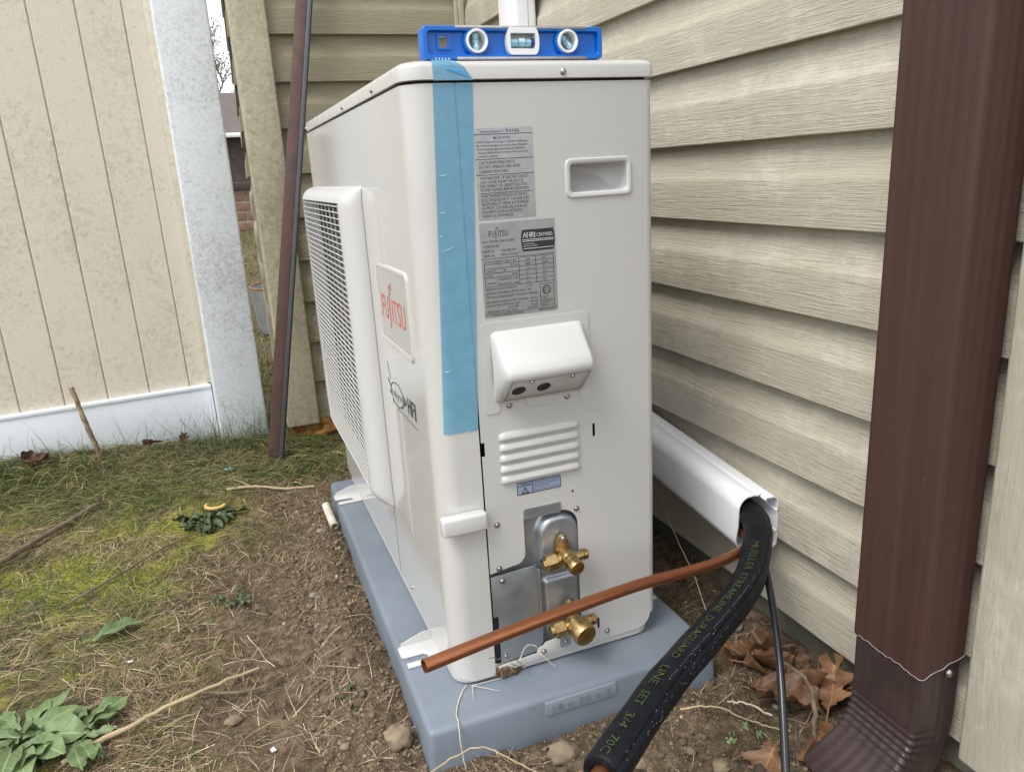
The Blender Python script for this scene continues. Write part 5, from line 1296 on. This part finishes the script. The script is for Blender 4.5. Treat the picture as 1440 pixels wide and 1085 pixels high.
# ------------------------------------------------------------------ single things on the ground
def stick(name, label, pts, r0, r1, mat, cat='stick', n=8, wob=0.002, twigs=()):
    P = curve_pts(pts, 7); rs = random.Random(len(label)); o0 = P[0].copy()
    P = [p-o0+Vector((rs.uniform(-wob,wob), rs.uniform(-wob,wob), rs.uniform(-wob,wob)*0.5)) for p in P]
    mb = MB().tube(P, [(r0+(r1-r0)*i/(len(P)-1))*rs.uniform(0.88, 1.12) for i in range(len(P))], n)
    for i, d, L in twigs:
        q = P[min(i, len(P)-1)]; mb.tube([q, q+Vector(d)*L*0.5+Vector((0,0,0.004)), q+Vector(d)*L], [r1*0.8, r1*0.6, r1*0.3], 5)
    return tag(obj(name, mb, mat, None, o0), label, cat)
def on_g(x, y, dz=0.004): return (x, y, gz(x, y)+dz)
stick('upright_stick', 'short peeling stick stuck upright in the grass before the fence', [(-0.640,1.440,-0.075),(-0.648,1.442,0.02),(-0.664,1.445,0.11),(-0.677,1.448,0.195)], 0.0072, 0.0066, M['stick_bark'], n=10, wob=0.0012)
stick('fallen_stick', 'long grey stick lying on the moss at the lawn edge', [on_g(-0.92,0.72,0.010),on_g(-0.785,0.90,0.012),on_g(-0.70,1.02,0.016),on_g(-0.615,1.135,0.014)], 0.0085, 0.006, M['stick'], wob=0.003)
stick('dry_stem', 'long tan dry stem crossing beside the large green weed', [on_g(-0.545,0.155,0.010),on_g(-0.45,0.195,0.016),on_g(-0.36,0.235,0.016),on_g(-0.272,0.275,0.010)], 0.0042, 0.002, M['straw'], cat='stem')
stick('dry_stem', 'forked pale dry stem lying on bare soil under the stake', [on_g(-0.305,1.115,0.008),on_g(-0.235,1.10,0.014),on_g(-0.16,1.06,0.012),on_g(-0.085,1.035,0.008)], 0.0038, 0.0024, M['straw'], cat='stem', twigs=((6,(-0.6,0.75,0.12),0.07),))
stick('dry_stem', 'brown twig lying between the weed clump and the fallen stick', [on_g(-0.62,0.62,0.008),on_g(-0.53,0.70,0.012),on_g(-0.44,0.80,0.010),on_g(-0.36,0.87,0.008)], 0.003, 0.0018, M['stick'], cat='stem')
stick('dry_stem', 'grey twig on soil between the dry stem and the pad', [on_g(-0.36,0.235,0.012),on_g(-0.27,0.225,0.014),on_g(-0.19,0.265,0.010)], 0.0028, 0.0014, M['stick'], cat='stem')
stick('dry_stem', 'dark twig standing against the corrugated elbow among oak leaves', [(0.436,-0.245,-0.085),(0.452,-0.222,-0.02),(0.447,-0.205,0.010),(0.418,-0.180,0.034)], 0.0036, 0.0022, M['stick'], cat='stem', wob=0.0015)
stick('dry_stem', 'pale straw stem on the soil between pad and cable', [on_g(0.300,-0.125,0.010),on_g(0.345,-0.145,0.018),on_g(0.395,-0.175,0.014),on_g(0.430,-0.200,0.008)], 0.0013, 0.0009, M['straw'], cat='stem')
stick('dry_stem', 'bent straw stem lying along the foot of the pad', [(-0.155,-0.130,-0.058),(-0.06,-0.100,-0.040),(0.005,-0.098,-0.032),(0.055,-0.135,-0.055),(0.10,-0.17,-0.066)], 0.0014, 0.0009, M['straw'], cat='stem')
stick('root_hair', 'thin white root trailing down the pad from the unit corner', [(0.016,0.004,-0.0085),(0.004,-0.010,-0.0085),(-0.014,-0.045,-0.0075),(-0.018,-0.068,-0.0085),(-0.020,-0.078,-0.03),(-0.019,-0.083,-0.055),(-0.018,-0.088,-0.072)], 0.0010, 0.0007, M['pale_straw'], cat='root', n=6, wob=0.0006)
stick('straw_wisp', 'curled pale straw caught on the front of the valve bracket', [(0.098,-0.004,0.012),(0.104,-0.006,0.030),(0.112,-0.010,0.040),(0.124,-0.012,0.034),(0.132,-0.014,0.018),(0.150,-0.020,-0.004)], 0.0007, 0.0005, M['pale_straw'], cat='straw', n=6, wob=0.0008)
stick('straw_wisp', 'thin pale straw leaning across the dark gap behind the unit', [(0.555,0.33,0.015),(0.53,0.25,0.0),(0.512,0.16,-0.035),(0.50,0.10,-0.075)], 0.0011, 0.0008, M['pale_straw'], cat='straw', n=6, wob=0.001)
stick('straw_wisp', 'pale split straw on soil beside the black cable', [on_g(0.43,-0.165,0.008),on_g(0.40,-0.145,0.022),on_g(0.375,-0.130,0.010)], 0.0017, 0.001, M['pale_straw'], cat='straw', n=6)
# root clump hanging below the unit corner
rc = thing('root_clump', 'clump of brown roots and soil wedged under the unit on the pad', 'roots', (0.078, 0.012, -0.0095))
lumpy('soil_ball', (0.002,-0.004,0.008), (0.022,0.013,0.012), 5, M['roots'], rc, 3, 0.55, 3.0)
lumpy('soil_ball', (-0.004,0.002,0.024), (0.011,0.008,0.015), 8, M['roots'], rc, 3, 0.6, 3.0)
rs = random.Random(9)
for k in range(16):
    a = rs.uniform(0, 6.28); L = rs.uniform(0.012, 0.035)
    P = [Vector((rs.gauss(0,0.006), rs.gauss(-0.003,0.004), rs.uniform(0.008,0.03)))]
    d = Vector((math.cos(a), -abs(math.sin(a))*0.6, rs.uniform(-0.3,0.3)))
    for q in range(5): d = (d+Vector((rs.gauss(0,.4), rs.gauss(0,.3), rs.gauss(-.12,.35)))).normalized(); P.append(P[-1]+d*L/4)
    P = [Vector((p.x, min(p.y, 0.004), max(p.z, 0.0012))) for p in P]
    obj('rootlet', MB().tube(P, [0.0008,0.0008,0.0007,0.0006,0.0005,0.0004], 5), M['pale_straw'] if k < 4 else M['stick'], rc)
# roots at the near corner
rt = thing('root_tuft', 'pale root tuft splayed on the pad below the near corner', 'roots', (0.022, -0.006, -0.0095))
for k, (dx, dy) in enumerate(((-0.006,-0.026),(0.034,-0.022),(0.052,0.003))):
    obj('rootlet', MB().tube([Vector((0,0,0.006)), Vector((dx*0.4,dy*0.4,0.004)), Vector((dx,dy,0.001))], [0.0006,0.0005,0.0003], 6), M['pale_straw'], rt)
# stones
for (x, y, s, seed, lab) in ((-0.092,-0.004,(0.020,0.018,0.017),1,'round tan clod against the near left corner of the pad'),(-0.158,0.458,(0.008,0.007,0.005),2,'small grey pebble in bare soil halfway along the pad'),(-0.108,0.715,(0.011,0.009,0.006),3,'flat grey pebble beside the white pipe offcut'),(0.520,0.045,(0.017,0.014,0.013),4,'grey stone in the dark corner below the duct'),(-0.315,0.165,(0.013,0.010,0.007),6,'tan stone under the long dry stem'),(0.112,-0.122,(0.022,0.018,0.015),7,'crumbly tan clod before the pad face by the black line'),(-0.42,0.055,(0.016,0.012,0.008),9,'buff stone at the bottom edge of the lawn soil'),(0.30,-0.22,(0.012,0.011,0.009),10,'small clod on the soil under the black line'),(0.205,-0.17,(0.011,0.009,0.008),12,'brown clod at the foot of the pad size marking')):
    o = lumpy('stone', (x, y, gz(x, y)+s[2]*0.45), s, seed, M['pebble'] if 'grey' in lab else M['stone'], None, 3, 0.3, 1.8); tag(o, lab, 'stone')
# pipe offcut, snack curl, scraps
pv = thing('pipe_offcut', 'short white plastic pipe offcut standing against the pad edge', 'pipe offcut', (-0.079, 0.775, -0.045))
rows = [[(rr*math.cos(a), y, rr*math.sin(a)) for a in np.linspace(0, 2*math.pi, 17)] for rr, y in ((0.0085,0.045),(0.0095,0.044),(0.0095,-0.044),(0.0078,-0.045),(0.0075,-0.02))]
obj('tube', MB().grid(rows), M['pvc'], pv, rot=(R(12),0,R(4)))
obj('dark_end', MB().lathe([(0.00001,0.0),(0.0077,0.0)], (0,-0.036,0), (0,-1,0), 16), M['dark'], pv, rot=(R(12),0,R(4)), smooth=False)
P = [(0.020*math.cos(R(a))*1.15, 0.014*math.sin(R(a)), 0.004) for a in range(150, 361, 15)]
tag(obj('yellow_curl', MB().tube(P, [0.003]+[0.0046]*(len(P)-2)+[0.003], 10), M['snack'], None, (-0.332, 0.962, gz(-0.332,0.962)+0.024), (R(12),0,R(-12))), 'small curled yellow brown piece resting on the dark weed', 'scrap')
def scrap(name, label, x, y, s, mat, seed):
    mb = MB(); rs = random.Random(seed)
    mb.grid([[(s*(i-1.5)*0.6, s*(j-1.5)*0.5, rs.uniform(0, s*0.5)) for j in range(4)] for i in range(4)])
    return tag(obj(name, mb, mat, None, (x, y, gz(x,y)+0.006), (0,0,rs.uniform(0,3)), smooth=False), label, 'scrap')
scrap('plastic_scrap', 'crumpled teal plastic scrap in the grass by the stake', -0.30, 1.255, 0.014, M['teal'], 3)
scrap('paper_scrap', 'tiny white paper scrap on the moss above the large weed', -0.475, 0.375, 0.004, M['white_scrap'], 5)
scrap('paper_scrap', 'tiny white paper scrap at the bottom of the soil patch', -0.262, 0.075, 0.0045, M['white_scrap'], 7)
# leaves
def lobed_leaf(L, W, seed, curl, mat, name='leaf'):
    rs = random.Random(seed); rows = []; n = 30
    for i in range(n+1):
        t = i/n
        env = math.sin(math.pi*min(1, t*0.93+0.05))**0.65
        w_ = W*env*(0.70+0.30*math.cos(2*math.pi*(t*3.2+0.05)))*(1 if t > 0.06 else 0.3)+0.0015
        wl_, wr_ = w_*rs.uniform(0.94, 1.06), w_*(1+0.15*math.sin(7*t+seed))
        row = []
        for j in range(7):
            s = (j-3)/3; y_ = s*(wl_ if s < 0 else wr_)
            z_ = curl*abs(s)**1.6*W*(0.6+0.5*math.sin(3.1*t+seed))+0.10*L*math.sin(t*math.pi*1.2+seed)*0.5+rs.uniform(-1,1)*0.0014
            row.append((t*L+abs(s)*w_*0.25, y_, z_))
        rows.append(row)
    mb = MB().grid(rows)
    mb.tube([Vector((-0.02,0,-0.002)), Vector((0,0,rows[0][3][2])), Vector(rows[9][3]), Vector(rows[19][3]), Vector(rows[29][3])], [0.0011,0.0012,0.001,0.0008,0.0004], 5)
    return mesh_of(mb, name, mat, ang=70)
LEAVES = [(0.455,-0.165,0.012,0.075,0.033,15,-15,20,0.9,'broad curled tan oak leaf lying on the elbow outlet'),
 (0.500,-0.115,0.010,0.085,0.030,120,20,-10,0.6,'tan oak leaf leaning on the foundation behind the cable'),
 (0.450,-0.070,0.012,0.075,0.030,-35,-12,14,0.8,'orange brown oak leaf behind the black cable'),
 (0.515,-0.165,0.006,0.070,0.028,75,35,10,0.7,'folded red brown oak leaf upright by the foundation'),
 (0.548,-0.190,0.030,0.050,0.020,95,-40,50,0.9,'small orange leaf caught between siding and downspout'),
 (0.430,-0.115,0.006,0.080,0.032,-70,8,-12,0.5,'dark red brown leaf below the orange oak leaf'),
 (0.535,-0.060,0.006,0.060,0.024,160,15,20,0.8,'dull brown leaf under the lowest siding edge'),
 (0.455,-0.225,0.004,0.090,0.034,-110,6,8,0.5,'long brown leaf on the soil before the elbow outlet'),
 (0.385,-0.225,0.003,0.060,0.026,-150,4,6,0.4,'faded grey brown leaf on the soil under the cable'),
 (0.495,-0.205,0.008,0.062,0.026,40,-20,-12,0.8,'crumpled brown leaf tucked behind the elbow'),
 (0.420,-0.020,0.004,0.055,0.022,-20,8,10,0.6,'torn brown leaf near the corner of the pad')]
for k, (x, y, dz, L, W, rz, rx, ry, cu_, lab) in enumerate(LEAVES):
    tag(link('oak_leaf', lobed_leaf(L*1.35, W*1.35, k+1, cu_, M['oak']), None, (x, y, gz(x, y)+0.008+dz), (R(rx), R(ry), R(rz))), lab, 'leaf', 'dead oak leaves by the downspout')
for k, (x, y, L, rz, rx, lab) in enumerate(((-0.835,1.435,0.075,10,25,'curled maroon leaf against the white rail, far left one'),(-0.765,1.44,0.070,170,-20,'maroon leaf with pale edge beside the upright stick'),(-0.425,1.455,0.045,80,60,'small upright red brown leaf before the white rail'),(-0.475,1.45,0.050,190,15,'flat dark leaf in the grass beside the upright red leaf'))):
    tag(link('dead_leaf', lobed_leaf(L, L*0.34, k+21, 0.9, M['red_leaf']), None, (x, y, gz(x, y)+0.034), (R(rx), R(8), R(rz))), lab, 'leaf', 'dead leaves along the fence rail')
# weeds
def weed_leaf(L, W, seed, mat, tooth=0.0):
    rs = random.Random(seed); rows = []; n = 12; fold = rs.uniform(0.05, 0.55); wv = rs.uniform(0.002, 0.005); ph = rs.uniform(0, 6)
    for i in range(n+1):
        t = i/n; w_ = W*(math.sin(math.pi*min(1, 0.05+0.93*t**1.35))**0.75)*(1+tooth*math.sin(t*31)+0.06*math.sin(t*17+ph))+0.0014
        yc = 0.0; zc = L*(0.20*t-0.24*t*t)+0.003
        row = []
        for j in range(5):
            s = (j-2)/2; row.append((t*L, yc+s*w_, zc+abs(s)*w_*fold+rs.uniform(-1,1)*0.0009+wv*abs(s)*math.sin(13*t+ph+2.2*s)))
        rows.append(row)
    return mesh_of(MB().grid(rows), 'leaf', mat, ang=80)
def rosette(name, label, x, y, n, L, W, mat, seed, tooth=0.0, dz=0.006):
    p = thing(name, label, 'weed', (x, y, gz(x, y)+dz)); rs = random.Random(seed)
    ms = [weed_leaf(L, W, seed+k, mat, tooth) for k in range(5)]
    for k in range(n):
        sc = rs.uniform(0.38, 1.12); r_ = rs.uniform(0, 0.028)
        a = k*2.399+rs.uniform(-.3,.3)
        link('leaf', ms[k % 5], p, (r_*math.cos(a), r_*math.sin(a), 0.002+0.010*(k/n)), (rs.uniform(-.5,.5), rs.uniform(-0.16,0.10), a+rs.uniform(-.25,.25)), (sc, sc*rs.uniform(.65,1.2), sc*rs.uniform(0.6,1.5)))
    return p
rosette('broadleaf_weed', 'large light green broadleaf weed clump at the lawn corner', -0.605, 0.225, 42, 0.078, 0.017, M['weed'], 3)
rosette('broadleaf_weed', 'second light green weed growing against the large clump', -0.535, 0.195, 26, 0.070, 0.015, M['weed'], 13)
rosette('broadleaf_weed', 'dark green weed rosette half buried beside the bare soil', -0.352, 0.930, 26, 0.066, 0.013, M['weed_dark'], 23, 0.10, -0.002)
rosette('broadleaf_weed', 'tiny green seedling on soil between cable and pad', 0.362, -0.200, 6, 0.014, 0.004, M['weed'], 33)
rosette('broadleaf_weed', 'small dark seedling beside the pad near corner', -0.150, 0.120, 7, 0.014, 0.004, M['weed_dark'], 37, 0.0, 0.0)
rosette('broadleaf_weed', 'flat grey green weed in the soil below the dark rosette', -0.300, 0.520, 12, 0.026, 0.006, M['weed_dark'], 41, 0.05, -0.001)
tag(link('single_leaf', weed_leaf(0.085, 0.014, 77, M['weed']), None, on_g(-0.545,0.470,0.008), (0.15, 0.02, R(28))), 'single pale green leaf lying alone on the dead grass', 'leaf')
